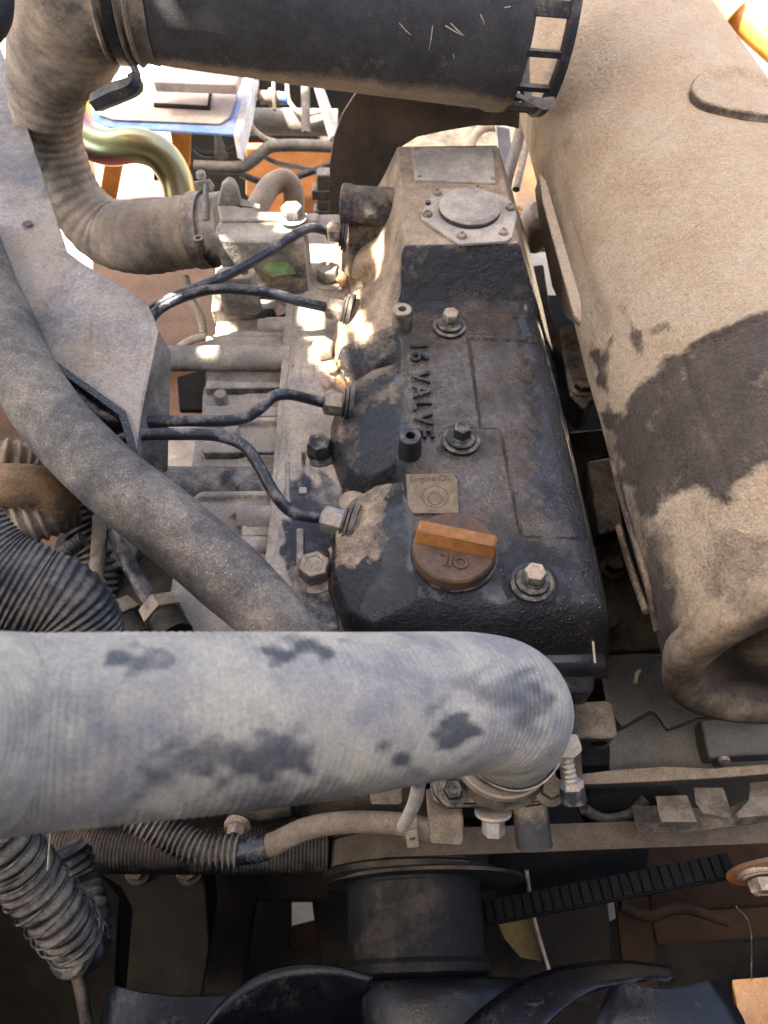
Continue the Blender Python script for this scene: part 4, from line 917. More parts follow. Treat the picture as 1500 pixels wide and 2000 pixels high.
for i in range(2600):
    t = rng.uniform(0, 1); an = rng.uniform(0, 6.28); c = P(-20 + 140 * t, 946 + 14 * t, d=.70) + Vector((0, math.cos(an) * .02, math.sin(an) * .02))
    dr = (Vector((rng.normal(0, .5), math.cos(an), math.sin(an)))).normalized() * rng.uniform(.001, .005); wv = Vector(rng.normal(0, 1, 3)).normalized() * .0004
    mb.add([c + wv, c - wv, c + dr], [(0, 1, 2)])
o = build('mud_crumbs', mb, 'cake_mud', smooth=False); tag(o, 'crumbly brown mud fibres stuck on the caked pipe at the left edge', 'mud', kind='stuff')
mb = MB()
for i in range(900):
    c = P(rng.uniform(200, 262), rng.uniform(1216, 1240), d=.72) + Vector((0, 0, rng.uniform(-.004, .006)))
    dr = Vector(rng.normal(0, 1, 3)).normalized() * rng.uniform(.001, .006); wv = Vector(rng.normal(0, 1, 3)).normalized() * .0004
    mb.add([c + wv, c - wv, c + dr], [(0, 1, 2)])
o = build('dry_crumbs', mb, 'cake_mud', smooth=False); tag(o, 'small heap of dry crumbs just above the foreground hose', 'mud', kind='stuff')
mb = MB(); tube(mb, [P(108, 1010, d=.735), P(160, 1000, d=.73), P(210, 950, d=.74)], .004, 8); 
cbt = thing('wrapped_cable', P(120, 1080, d=.68), 'short cable end wrapped in black corrugated sleeve at the left', 'cable')
mb = MB(); tube(mb, [P(88, 1104, d=.68), P(125, 1080, d=.68), P(162, 1052, d=.68)], .0072, 16, rib=.0012, pitch=.004); build('sleeve', mb, 'cable_black', cbt)
mb = MB(); tube(mb, [P(70, 1116, d=.68), P(92, 1101, d=.68)], .004, 12); build('core', mb, 'zinc', cbt)
# fuel pump delivery pipes and their nuts
for (pp, nutp, ndir, lab) in (
    ([(196, 1010, .78), (192, 1080, .76), (188, 1130, .745), (200, 1165, .735), (222, 1188, .73)], (222, 1188, .73), (254, 1222, .72), 'fuel pump pipe ending in the left of two big nuts'),
    ([(222, 1040, .78), (240, 1075, .75), (262, 1120, .735), (290, 1165, .725), (312, 1186, .72)], (306, 1180, .72), (332, 1222, .70), 'paint-chipped fuel pump pipe ending in the right of two big nuts')):
    t = thing('pump_pipe', P(*pp[0][:2], d=pp[0][2]), lab, 'fuel pipe', 'fuel pump pipes')
    mb = MB(); tube(mb, [P(a, b_, d=c_) for a, b_, c_ in pp], .0082, 18, step=.004); build('pipe', mb, 'bolt_dusty' if pp[0][0] < 200 else 'pipe_painted', t, att={'dust': np.full(len(mb.v), .1)})
    A_, B_ = P(*nutp[:2], d=nutp[2]), P(*ndir[:2], d=ndir[2]); ax_ = B_ - A_
    mb = MB(); lathe(mb, [(0, -.004), (.010, -.004), (.013, .0), (.021, .004), (.022, .022), (0, .022)], A_, ax_, 6, .5); build('union_nut', mb, 'bolt_dusty', t, bevel=.001)
    mb = MB(); lathe(mb, [(0, .02), (.017, .02), (.017, .05), (0, .05)], A_, ax_, 24); build('valve_holder', mb, 'lower_iron', t)
mb = MB(); box(mb, P(250, 1200, d=.86), (.16, .20, .14)); o = build('injection_pump', mb, 'lower_iron', bevel=.012); tag(o, 'dark injection pump body beneath the two big pipe nuts', 'pump')
mb = MB(); lathe(mb, [(0, 0), (.03, 0), (.032, .02), (.028, .05), (.02, .06), (0, .06)], P(228, 1060, d=.85), (.3, -.5, .6), 24); o = build('pump_fitting', mb, 'bolt_dusty', bevel=.001); tag(o, 'round dusty fitting behind the pump pipes', 'fitting')
# small pipes at the bracket's lower edge
tube_thing('sleeved_line', 'dark sleeved line running under the lower edge of the folded bracket', 'line', [(20, 640, .80), (80, 720, .78), (160, 775, .76), (215, 808, .75), (245, 850, .76)], .0105, 'cable_black', 20)
tube_thing('bypass_tube', 'short curved metal tube below the folded bracket', 'tube', [(118, 808, .76), (128, 775, .745), (150, 752, .74), (160, 765, .76)], .0075, 'bolt_dusty', 16)
tube_thing('cable_bundle', 'pair of black cables dropping behind the diagonal hose under the bracket corner', 'cable', [(205, 810, .76), (212, 860, .77), (232, 930, .79), (245, 980, .80)], .010, 'cable_black', 16)
tube_thing('cable_bundle', 'black cable running from the bracket corner toward the diagonal hose', 'cable', [(235, 830, .77), (200, 870, .78), (180, 900, .79)], .006, 'cable_black', 12)

# ------------------------------------------------------------------ leaves and stray bits
def leaf(name, poly, z, mat, lab, bend=.006, cat='leaf', group=None):
    pts = pz(z, *poly); c = sum(pts, Vector()) / len(pts); mb = MB()
    n = len(pts); V = [c + Vector((0, 0, bend))]
    for s_ in (.5, 1.0):
        for i, p in enumerate(pts): V.append(c.lerp(p, s_) + Vector((0, 0, bend * (1 - s_ ** 2) + (.003 * math.sin(i * 2.1) if s_ == 1 else 0))))
    F = [(0, 1 + i, 1 + (i + 1) % n) for i in range(n)] + [(1 + i, 1 + n + i, 1 + n + (i + 1) % n, 1 + (i + 1) % n) for i in range(n)]
    mb.add(V, F); o = build(name, mb, mat, solid=.0004); return tag(o, lab, cat, group)
leaf('leaf', [(512, 528), (520, 508), (545, 478), (566, 462), (575, 500), (572, 520), (578, 535), (556, 540), (530, 538)], -.03, 'leaf_green', 'pale green leaf lying on the intake beneath the diagonal injection pipe')
leaf('leaf', [(640, 1072), (648, 1068), (664, 1085), (662, 1108), (654, 1110), (648, 1095)], ZD + .014, 'leaf_pink', 'small pinkish dry leaf beside the front head bolt')
leaf('leaf', [(656, 1070), (664, 1060), (672, 1072), (662, 1080)], ZD + .012, 'leaf_green', 'tiny yellow-green leaf next to the pink one')
leaf('leaf', [(660, 700), (668, 690), (672, 715), (660, 722)], ZD + .010, 'leaf_dry', 'orange dry leaf nearest the capped head bolt, in the sunlit heap')
leaf('leaf', [(640, 715), (652, 705), (664, 720), (650, 730), (636, 725)], ZD + .008, 'leaf_dry', 'crumpled orange leaf at the left of the sunlit heap', .004)
leaf('leaf', [(652, 738), (672, 742), (684, 762), (670, 772), (655, 756)], ZD + .006, 'leaf_dry', 'long dry leaf at the foot of the sunlit heap near the nut')
leaf('leaf', [(672, 705), (690, 712), (694, 738), (680, 748), (668, 728)], ZD + .010, 'leaf_dry', 'dry leaf against the cover wall in the sunlit heap')
leaf('leaf', [(628, 740), (640, 738), (650, 752), (640, 762), (630, 755)], ZD + .006, 'leaf_pink', 'dull brown leaf lying below the sunlit heap', .003)
leaf('leaf', [(535, 605), (545, 592), (562, 596), (570, 606), (556, 616), (540, 616)], -.084, 'leaf_pink', 'pinkish leaf scrap on the intake rib behind the side plug', .003)
leaf('leaf', [(484, 648), (498, 640), (506, 652), (492, 656)], -.094, 'leaf_dry', 'rust-coloured leaf scrap beside the small side plug', .002)
leaf('leaf', [(655, 545), (665, 530), (680, 535), (678, 560), (664, 562)], ZD + .012, 'leaf_dry', 'dry orange leaf leaning on the rearmost head bolt')
def bit(p, q, z, lab, r=.0006, mat='straw', name='straw', cat='straw', mid=None):
    a, b_ = P(*p, z=z), P(*q, z=z); m_ = (a + b_) / 2 + Vector((0, .003, .001)) if mid is None else P(*mid, z=z)
    mb = MB(); tube(mb, [a, m_, b_], r, 5, step=.003); tag(build(name, mb, mat), lab, cat)
bit((1158, 1250), (1162, 1295), -.05, 'yellowish straw lying below the front right corner of the cover', .0011)
bit((1437, 1770), (1468, 1915), -.30, 'pale wire bit resting in the dark lower right', .0007, 'bolt_dark', mid=(1462, 1800))
bit((1240, 1335), (1250, 1310), -.13, 'white flake on the dark plastic shield', .002)

# ------------------------------------------------------------------ right of the cover
mb = MB(); prism(mb, pz(-.13, (1110, 840), (1230, 830), (1290, 1120), (1300, 1270), (1120, 1280), (1160, 1180)), (0, 0, -.012)); o = build('exhaust_manifold', mb, 'lower_iron', bevel=.008, att={'dust': lambda V: np.full(len(V), -.25)}); tag(o, 'dark exhaust manifold casting in the gap between cover and muffler', 'manifold')
mb = MB(); prism(mb, pz(-.105, (1146, 900), (1200, 890), (1218, 1030), (1170, 1045)), (0, 0, -.03)); o = build('manifold_flange', mb, 'black_paint', bevel=.004); tag(o, 'blue-black flange block with rough surface right of the valve cover', 'flange')
mb = MB(); prism(mb, pz(-.06, (1090, 640), (1120, 630), (1150, 690), (1165, 780), (1140, 800), (1112, 770)), (0, 0, -.04)); o = build('manifold_stay', mb, 'black_paint', bevel=.004); tag(o, 'dark angled stay with rounded end beside the rear of the cover', 'stay')
hexbolt(o, P(1136, 760, z=-.06), (0, 0, 1), .010, .008, washer=(.014, .003), mat='black_paint', name='stay_bolt')
mb = MB(); box(mb, P(1130, 960, z=-.24) + Vector((0, .1, -.12)), (.16, .7, .2)); o = build('exhaust_side_block', mb, 'lower_dark', bevel=.01); tag(o, 'dark side of the engine deep below the muffler', 'engine side')
# front skirt of the cover/head above the neck
mb = MB(); prism(mb, pz(-.085, (690, 1232), (1168, 1190), (1166, 1300), (1160, 1350), (900, 1370), (690, 1300)), (0, 0, -.06)); o = build('head_front', mb, 'cover_paint', hd, bevel=.003, att={'dust': lambda V: np.full(len(V), -.35)})
# grey plastic shield with the zigzag seam
def curved(poly, z0, dz, name, mat, parent, t=.004):
    mb = MB(); prism(mb, [P(a, b_, z=z0 - dz * (((a - 1320) / 220) ** 2)) for a, b_ in poly], (0, 0, -t)); return build(name, mb, mat, parent, bevel=.0012)
ps = thing('plastic_shield', P(1320, 1400, z=-.2), 'grey-brown plastic shield in two pieces with a zigzag joint under the muffler end', 'shield')
curved([(1170, 1290), (1195, 1275), (1300, 1278), (1520, 1300), (1520, 1330), (1480, 1400), (1365, 1402), (1330, 1415), (1305, 1424), (1300, 1420), (1280, 1392), (1268, 1388), (1215, 1420), (1185, 1380)], -.165, .006, 'upper_shell', 'plastic_shield', ps)
curved([(1190, 1437), (1218, 1423), (1268, 1395), (1278, 1397), (1302, 1428), (1330, 1420), (1366, 1407), (1480, 1404), (1560, 1404), (1560, 1515), (1330, 1520), (1205, 1540), (1190, 1500)], -.168, .006, 'lower_shell', 'plastic_shield', ps)
mb = MB(); prism(mb, pz(-.150, (1368, 1406), (1420, 1402), (1560, 1400), (1560, 1470), (1420, 1478), (1385, 1482)), (0, 0, -.03)); build('raised_box', mb, 'plastic_shield', ps, bevel=.004)
mb = MB(); lathe(mb, [(0, 0), (.006, 0), (.006, .004), (0, .005)], P(1412, 1483, z=-.155), (0, -1, .3), 12); build('shield_screw', mb, 'bolt_dusty', ps)
# raised lump block with hole, right of the hose end
lb = thing('bracket_lug', P(1160, 1450, z=-.19), 'blocky dusty cast lug with a hole in its front face right of the hose bend', 'lug')
yl = P(1170, 1445, z=-.115).y
ro = [(1092, 1368), (1185, 1366), (1200, 1372), (1206, 1400), (1208, 1438), (1208, 1440)]
mb = MB(); prism(mb, [P(1085, 1446, z=-.12), P(1203, 1441, z=-.12), P(1207, 1432, z=-.12), P(1200, 1378, z=-.12), P(1188, 1366, z=-.12), P(1085, 1372, z=-.12)], (0, 0, -.055)); build('lug_body', mb, 'iron_dusty', lb, bevel=.006, seg=3, att={'dust': lambda V: np.where(V[:, 0] < P(1145, 1410, z=-.12).x, -.7, .0)})
mb = MB(); cc = P(1172, 1452, z=-.130); lathe(mb, [(0, .0), (.008, .0), (.008, .0006), (0, .0006)], Vector((cc.x, P(1100, 1446, z=-.12).y - .0002, -.132)), (0, -1, 0), 18); build('hole', mb, 'lower_dark', lb)
# alternator adjusting arm
mb = MB(); za = -.125
prism(mb, pz(za, (1128, 1512), (1200, 1503), (1300, 1496), (1390, 1500), (1520, 1490), (1700, 1480), (1700, 1500), (1520, 1510), (1390, 1520), (1300, 1525), (1200, 1530), (1135, 1532)), (0, 0, -.022))
am = thing('adjusting_arm', P(1300, 1520, z=za), 'long flat steel arm running right from the clamp, dusty top and oily front', 'arm')
build('arm_bar', mb, 'iron_dusty', am, bevel=.0015, att={'dust': lambda V: np.where(V[:, 2] < za - .01, -.8, .2)})
# black guard with upright tabs
gt = thing('belt_guard', P(1370, 1600, z=-.2), 'black plastic guard with upright square tabs below the steel arm', 'guard')
zg = -.19
mb = MB(); prism(mb, [P(1238, 1588, d=.72), P(1245, 1626, d=.70), P(1330, 1628, d=.69), P(1420, 1618, d=.69), P(1520, 1606, d=.69), P(1520, 1570, d=.70), P(1470, 1578, d=.705), P(1420, 1598, d=.71), P(1370, 1600, d=.715), P(1300, 1590, d=.72)], (0, .01, -.006)); build('guard_rail', mb, 'rubber_black', gt, bevel=.003, att={'dust': lambda V: np.full(len(V), -.1)})
for q in ([(1283, 1562), (1345, 1560), (1362, 1606), (1292, 1606)], [(1358, 1545), (1415, 1545), (1430, 1592), (1424, 1598), (1372, 1588), (1362, 1575)], [(1468, 1535), (1520, 1530), (1540, 1590), (1440, 1598), (1466, 1570)]):
    mb = MB(); prism(mb, [P(a, b_, d=.70 - .0006 * (b_ - 1560) / 1) for a, b_ in q], (0, .004, -.002)); build('tab', mb, 'rubber_black', gt, bevel=.0008, att={'dust': lambda V: np.full(len(V), .15)})
mb = MB(); prism(mb, [P(1140, 1555, d=.80), P(1340, 1545, d=.80), P(1320, 1640, d=.80), P(1150, 1640, d=.80)], (0, .05, -.05)); o = build('alternator', mb, 'lower_dark', bevel=.01); tag(o, 'dark alternator casing behind the black tabbed guard', 'alternator')

# ------------------------------------------------------------------ lower front: hoses, belt, pulley
FZ = -.17
t = thing('taped_hose', P(600, 1620, d=.64), 'beige rubber hose joined by black tape to a ribbed sleeve, below the foreground hose', 'hose')
mb = MB(); tube(mb, [P(468, 1662, d=.655), P(530, 1650, d=.65), P(590, 1622, d=.65), (P(650, 1608, d=.65)), P(730, 1606, d=.65), P(800, 1612, d=.65), P(838, 1622, d=.65)], [.0095, .0105, .0102, .0098, .0098, .0100, .0105], 28, step=.004); build('hose_body', mb, 'iron_dusty', t, att={'dust': np.full(len(mb.v), .4)})
mb = MB(); tube(mb, [P(462, 1664, d=.655), P(492, 1660, d=.652), P(524, 1653, d=.65)], [.0112, .0114, .0114], 26, wob=.05); build('tape_wrap', mb, 'tape_black', t)
mb = MB(); tube(mb, [P(200, 1560, d=.66), P(272, 1598, d=.66), P(330, 1630, d=.66), P(400, 1660, d=.655), P(466, 1664, d=.655)], .0135, 32, rib=.004, pitch=.0055); build('ribbed_sleeve', mb, 'rubber_black', t, att={'dust': np.full(len(mb.v), .2)})
mb = MB(); lathe(mb, [(.0105, -.006), (.012, -.006), (.012, .006), (.0105, .006)], P(800, 1612, d=.65), (1, -.05, -.03), 28, closed=True); build('hose_clip', mb, 'iron_dusty', t)
for dx in (0,):
    mb = MB(); pl_ = [(792, 1632), (816, 1628), (818, 1654), (796, 1656)]; pin = [(799, 1637), (811, 1635), (812, 1648), (801, 1650)]
    for i in range(4):
        a, b_, c_, d_ = pl_[i], pl_[(i + 1) % 4], pin[(i + 1) % 4], pin[i]; prism(mb, [P(*a, d=.63), P(*b_, d=.63), P(*c_, d=.63), P(*d_, d=.63)], (0, .004, 0))
    build('clip_tab', mb, 'iron_dusty', t)
mb = MB(); prism(mb, [P(836, 1594, d=.64), P(906, 1594, d=.64), P(908, 1650, d=.635), P(900, 1654, d=.635), P(840, 1652, d=.635)], (0, .03, -.02)); o = build('pipe_union_block', mb, 'iron_dusty', bevel=.003, att={'dust': np.full(len(mb.v), .0)}); tag(o, 'square dusty pipe union below the thermostat flange', 'union')
tube_thing('lower_radiator_hose', 'large dark woven-texture hose running level behind the ribbed sleeve', 'coolant hose', [(-80, 1640, .78), (100, 1655, .78), (300, 1660, .78), (480, 1662, .79), (640, 1660, .80)], .024, 'lower_iron', 36, rib=.0008, pitch=.004, dust=-.1)
tube_thing('coiled_hose', 'thick ribbed hose with loose wire coil at the lower left edge', 'corrugated hose', [(-60, 1560, .52), (0, 1640, .53), (60, 1720, .55), (115, 1790, .56), (160, 1850, .58)], [.022, .022, .022, .021, .017], 'rubber_black', 36, rib=.003, pitch=.011, dust=.1)
base = [P(a, b_, d=c_) for a, b_, c_ in [(-60, 1560, .52), (0, 1640, .53), (60, 1720, .55), (115, 1790, .56), (160, 1850, .58)]]
path, _r = spline(base, .0006); T_2, N_2 = frames(path); cp = []; s_ = 0
for i in range(0, len(path), 1):
    if i: s_ += (path[i] - path[i - 1]).length
    a = s_ / .0115 * 2 * math.pi + 1.2 * math.sin(s_ * 90); B_ = T_2[i].cross(N_2[i]); cp.append(path[i] + (N_2[i] * math.cos(a) + B_ * math.sin(a)) * (.0245 if s_ < .15 else .0225))
mb = MB(); V = []; F = []
T3, N3 = frames(cp)
for i, p in enumerate(cp):
    B_ = T3[i].cross(N3[i])
    for k in range(5): a = 2 * math.pi * k / 5; V.append(p + (N3[i] * math.cos(a) + B_ * math.sin(a)) * .0009)
for i in range(len(cp) - 1):
    for k in range(5): F.append((i * 5 + k, i * 5 + (k + 1) % 5, (i + 1) * 5 + (k + 1) % 5, (i + 1) * 5 + k))
mb.add(V, F); o = build('wire_coil', mb, 'bolt_dark'); tag(o, 'loose wire coil wound round the ribbed hose at the lower left', 'wire coil')
tube_thing('coiled_hose', 'second ribbed hose hanging behind the wire-coiled one', 'corrugated hose', [(130, 1660, .70), (150, 1720, .70), (170, 1790, .68), (165, 1850, .66), (130, 1860, .64)], .020, 'rubber_black', 32, rib=.004, pitch=.009, dust=-.1)
bit((98, 1610), (93, 1700), -.02, 'thin wire strand hanging from the foreground hose', .0007, 'bolt_dusty', 'wire', 'wire')

# pulley, drum, belt
PY = .135; PXc, PZc = .032, -.352
pu = thing('fan_pulley', (PXc, PY, PZc - .1), 'black dusty fan pulley with round clutch drum in the lower middle', 'pulley')
mb = MB(); lathe(mb, [(0, .022), (.096, .022), (.098, .020), (.098, .016), (.092, .014), (.091, -.012), (.099, -.014), (.1, -.020), (.094, -.024), (0, -.024)], (PXc, PY, PZc), (0, 1, 0), 96); build('pulley_wheel', mb, 'lower_iron', pu, bevel=.0008, att={'dust': np.full(len(mb.v), -.1)})
mb = MB(); lathe(mb, [(0, 0), (.076, 0), (.076, .004), (.0745, .006), (.074, .075), (.078, .080), (.078, .088), (.070, .094), (0, .094)], (PXc + .004, PY - .024, PZc), (0, -1, 0), 80); build('clutch_drum', mb, 'lower_iron', pu, bevel=.0008, att={'dust': np.full(len(mb.v), -.3)})
mb = MB(); lathe(mb, [(0, 0), (.112, 0), (.112, .004), (0, .004)], (PXc + .018, PY - .026, PZc - .006), (0, 1, 0), 80); build('rear_disc', mb, 'lower_iron', pu, bevel=.0008)
# flat ribbed belt over the pulley
bw, btk = .026, .004
rp = []
for i in range(40):
    a = R(200 - i * 110 / 39); rp.append((PXc + .0945 * math.cos(a), PZc + .0945 * math.sin(a)))
rp += [(.09, PZc + .0955), (.14, PZc + .098), (.30, PZc + .106), (.48, PZc + .116)]
bn = MB(); V = []; F = []
for (x, z) in rp:
    for (dy, dz) in ((0, 0), (bw, 0), (bw, btk), (0, btk)): V.append((x, PY - .008 + dy - .004 + (x - .05) * .0, z + dz))
for i in range(len(rp) - 1):
    for k in range(4): F.append((i * 4 + k, i * 4 + (k + 1) % 4, (i + 1) * 4 + (k + 1) % 4, (i + 1) * 4 + k))
bn.add(V, F); o = build('flat_belt', bn, 'lower_iron', att={'dust': np.full(len(bn.v), .28)}); tag(o, 'wide flat rubber drive belt running over the pulley to the right edge', 'drive belt')
# cogged belt
cg = thing('cogged_belt', P(1150, 1750, d=.8), 'black cogged V-belt rising to the right behind the pulley', 'drive belt')
a_, b_ = P(930, 1788, d=.84), P(1430, 1690, d=.80); dirb = (b_ - a_).normalized(); upb = Vector((0, .15, 1)); upb = (upb - dirb * upb.dot(dirb)).normalized(); sdv = dirb.cross(upb)
m3x = Matrix((dirb, sdv, upb)).transposed()
mb = MB(); box(mb, (a_ + b_) / 2, ((b_ - a_).length, .026, .008), m3x); build('belt_band', mb, 'lower_dark', cg, bevel=.001, att={'dust': np.full(8, -.6)})
n_c = 26; cogm = None
for i in range(n_c):
    c = a_.lerp(b_, (i + .5) / n_c) + upb * .0055
    mb = MB(); box(mb, c, (.0095, .0235, .006), m3x); build('cog', mb, 'lower_dark', cg, bevel=.001, att={'dust': np.full(8, -.5)})
# bright idler at the right edge
idl = thing('idler_wheel', P(1470, 1700, d=.76), 'rusty orange idler wheel with bolt at the right edge', 'idler')
mb = MB(); c = P(1505, 1698, d=.76); lathe(mb, [(0, 0), (.046, 0), (.046, .004), (.03, .008), (0, .008)], c, (0, -1, .15), 48); build('wheel_disc', mb, 'orange_dusty', idl, bevel=.0006)
hexbolt(idl, P(1480, 1704, d=.75), (0, -1, .15), .014, .014, washer=(.022, .006), mat='bolt_dusty', name='wheel_bolt')
# front timing case / dark cross parts
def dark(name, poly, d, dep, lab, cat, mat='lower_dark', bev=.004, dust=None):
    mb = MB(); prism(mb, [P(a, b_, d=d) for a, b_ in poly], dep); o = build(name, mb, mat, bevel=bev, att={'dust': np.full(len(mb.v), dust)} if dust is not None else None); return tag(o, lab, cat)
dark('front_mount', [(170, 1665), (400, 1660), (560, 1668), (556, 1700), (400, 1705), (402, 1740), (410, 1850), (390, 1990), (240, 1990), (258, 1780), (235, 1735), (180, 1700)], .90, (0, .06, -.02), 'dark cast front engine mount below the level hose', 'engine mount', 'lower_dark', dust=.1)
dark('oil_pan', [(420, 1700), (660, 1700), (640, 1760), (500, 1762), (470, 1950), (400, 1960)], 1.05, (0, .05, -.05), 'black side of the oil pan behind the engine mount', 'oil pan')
dark('water_pump', [(700, 1500), (830, 1510), (850, 1600), (830, 1640), (560, 1600), (440, 1620), (440, 1560)], .72, (0, .06, -.06), 'dark water pump casting behind the taped hose', 'water pump', 'lower_iron', .008)
dark('cast_foot', [(720, 1540), (786, 1540), (788, 1568), (780, 1574), (724, 1574)], .66, (0, .02, -.01), 'small dusty rectangular foot left of the thermostat flange', 'pump foot', 'iron_dusty', .002)
tube_thing('pump_spigot', 'round grey spigot showing under the middle of the foreground hose', 'spigot', [(470, 1560, .70), (520, 1570, .70), (570, 1560, .70)], .018, 'lower_iron', 24)
mb = MB(); o = thing('pump_bolt', P(463, 1600, d=.68), 'small hex bolt standing under the foreground hose beside the spigot', 'bolt'); hexbolt(o, P(464, 1612, d=.69), (0, -.7, .6), .009, .014, washer=(.013, .004), mat='bolt_dusty', name='bolt_head')
dark('vertical_stay', [(1040, 1800), (1190, 1790), (1196, 1960), (1080, 1960)], .98, (0, .02, 0), 'flat black upright stay plate behind the fan, right of the pulley', 'stay plate', 'lower_dark', .002, .25)
for px in (1092, 1170):
    hexbolt(bpy.data.objects['vertical_stay'], P(px, 1888, d=.975), (0, -1, 0), .007, .004, mat='lower_dark', name='stay_bolt')
dark('rusty_upright', [(1205, 1790), (1272, 1780), (1288, 1950), (1225, 1950)], 1.05, (0, .03, 0), 'rust-brown upright bar right of the black stay plate', 'upright bar', 'rust_brown', .002)
dark('rusty_crossmember', [(1260, 1690), (1560, 1680), (1560, 1830), (1290, 1845), (1270, 1780)], 1.12, (0, .06, 0), 'rust-brown crossmember box at the lower right', 'crossmember', 'rust_brown', .006, -.4)
dark('crossmember_lip', [(1280, 1828), (1560, 1810), (1560, 1828), (1285, 1848)], 1.08, (0, .03, 0), 'lighter brown lip along the lower right crossmember', 'frame lip', 'rust_brown', .002, .2)
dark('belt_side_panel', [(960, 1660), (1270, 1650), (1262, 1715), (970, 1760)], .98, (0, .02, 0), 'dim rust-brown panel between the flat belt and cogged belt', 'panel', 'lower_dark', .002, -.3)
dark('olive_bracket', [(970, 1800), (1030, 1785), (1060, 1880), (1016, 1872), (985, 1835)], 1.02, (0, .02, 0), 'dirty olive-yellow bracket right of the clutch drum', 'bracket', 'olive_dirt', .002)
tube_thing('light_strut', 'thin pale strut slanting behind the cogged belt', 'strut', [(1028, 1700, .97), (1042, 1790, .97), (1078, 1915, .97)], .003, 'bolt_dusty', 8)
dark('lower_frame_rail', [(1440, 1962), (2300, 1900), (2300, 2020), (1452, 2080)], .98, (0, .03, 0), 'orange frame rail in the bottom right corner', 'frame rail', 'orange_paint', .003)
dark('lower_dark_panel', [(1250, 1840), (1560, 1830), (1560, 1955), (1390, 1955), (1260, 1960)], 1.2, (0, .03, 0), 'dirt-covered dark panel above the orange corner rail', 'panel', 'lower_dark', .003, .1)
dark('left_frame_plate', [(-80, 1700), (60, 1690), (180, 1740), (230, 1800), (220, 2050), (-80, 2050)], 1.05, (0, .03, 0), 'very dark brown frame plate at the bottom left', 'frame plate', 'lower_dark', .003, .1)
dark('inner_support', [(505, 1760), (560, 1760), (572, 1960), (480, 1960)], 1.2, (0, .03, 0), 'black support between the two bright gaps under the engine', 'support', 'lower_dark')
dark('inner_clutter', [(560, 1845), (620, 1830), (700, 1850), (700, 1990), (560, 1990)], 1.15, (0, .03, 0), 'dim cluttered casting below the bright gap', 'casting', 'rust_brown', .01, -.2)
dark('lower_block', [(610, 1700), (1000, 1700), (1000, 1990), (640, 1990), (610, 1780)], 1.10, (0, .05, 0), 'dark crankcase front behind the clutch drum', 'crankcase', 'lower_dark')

# ------------------------------------------------------------------ fan blades
def blade(edge0, edge1, lab, mat='fan_plastic', th=.003):
    """two matching edges (list of px,py,d) lofted"""
    A_ = [P(*q[:2], d=q[2]) for q in edge0]; B_ = [P(*q[:2], d=q[2]) for q in edge1]
    pa, _ = spline(A_, .0008); pb, _ = spline(B_, .0008)
    n = 40; sa = [pa[int(i * (len(pa) - 1) / (n - 1))] for i in range(n)]; sb = [pb[int(i * (len(pb) - 1) / (n - 1))] for i in range(n)]
    V = []; F = []; k = 9
    for i in range(n):
        for j in range(k):
            t = j / (k - 1); p = sa[i].lerp(sb[i], t); V.append(p - FW * (.010 * math.sin(t * math.pi)))
    for i in range(n - 1):
        for j in range(k - 1): F.append((i * k + j, (i + 1) * k + j, (i + 1) * k + j + 1, i * k + j + 1))
    mb = MB(); mb.add(V, F); return build('fan_blade', mb, mat, fan, solid=th, ang=80)
fan = thing('cooling_fan', P(800, 1990, d=.56), 'glossy black plastic cooling fan with broad curved blades along the bottom edge', 'cooling fan')
blade([(385, 2030, .52), (430, 1965, .53), (500, 1908, .545), (560, 1888, .55), (640, 1886, .55), (728, 1906, .55)], [(430, 2060, .58), (480, 2050, .58), (560, 2040, .58), (630, 2030, .58), (700, 2000, .58), (712, 1925, .57)], '')
blade([(860, 2060, .52), (900, 2010, .53), (990, 1935, .54), (1080, 1895, .55), (1200, 1878, .56), (1310, 1890, .57)], [(1000, 2080, .50), (1040, 2040, .50), (1080, 1990, .51), (1150, 1938, .53), (1220, 1915, .54), (1300, 1902, .56)], '')
blade([(190, 2080, .58), (197, 1990, .61), (214, 1922, .63)], [(540, 2080, .58), (505, 2000, .60), (470, 1938, .62)], '')
blade([(1150, 2070, .57), (1165, 1990, .58), (1195, 1915, .60)], [(1470, 2070, .57), (1450, 1990, .59), (1395, 1912, .61)], '')
mb = MB(); lathe(mb, [(0, 0), (.098, 0), (.103, .006), (.105, .02), (.102, .05), (.08, .055), (0, .055)], (PXc + .02, PY - .118, PZc + .0), (0, -1, 0), 80); build('hub_ring', mb, 'fan_plastic', fan, bevel=.002)

# ------------------------------------------------------------------ background at the top
tube_thing('iridescent_pipe', 'thick S-bent pipe with rainbow zinc plating behind the brown elbow hose', 'pipe', [(128, 60, 1.15), (138, 190, 1.15), (160, 265, 1.15), (205, 288, 1.15), (265, 284, 1.15), (310, 300, 1.16), (342, 345, 1.18), (356, 420, 1.20)], .027, 'iridescent_zinc', 36, step=.006)
def yplate(name, poly, y, dep, lab, cat, mat, bev=.003, dust=None):
    mb = MB(); prism(mb, ppy(y, *poly), dep); return tag(build(name, mb, mat, bevel=bev, att={'dust': np.full(len(mb.v), dust)} if dust is not None else None), lab, cat)
def zplate(name, poly, z, t, lab, cat, mat, bev=.003, dust=None):
    mb = MB(); slab(mb, poly, z, t); return tag(build(name, mb, mat, bevel=bev, att={'dust': np.full(len(mb.v), dust)} if dust is not None else None), lab, cat)
tr = thing('blue_rimmed_tray', P(330, 200, z=-.22), 'tan topped tray with blue rim and folded lip behind the intake pipe', 'tray')
mb = MB(); slab(mb, [(178, 232), (205, 120), (500, 112), (462, 262), (210, 246)], -.20, .006); build('tray_rim', mb, 'tray_blue', tr, bevel=.002)
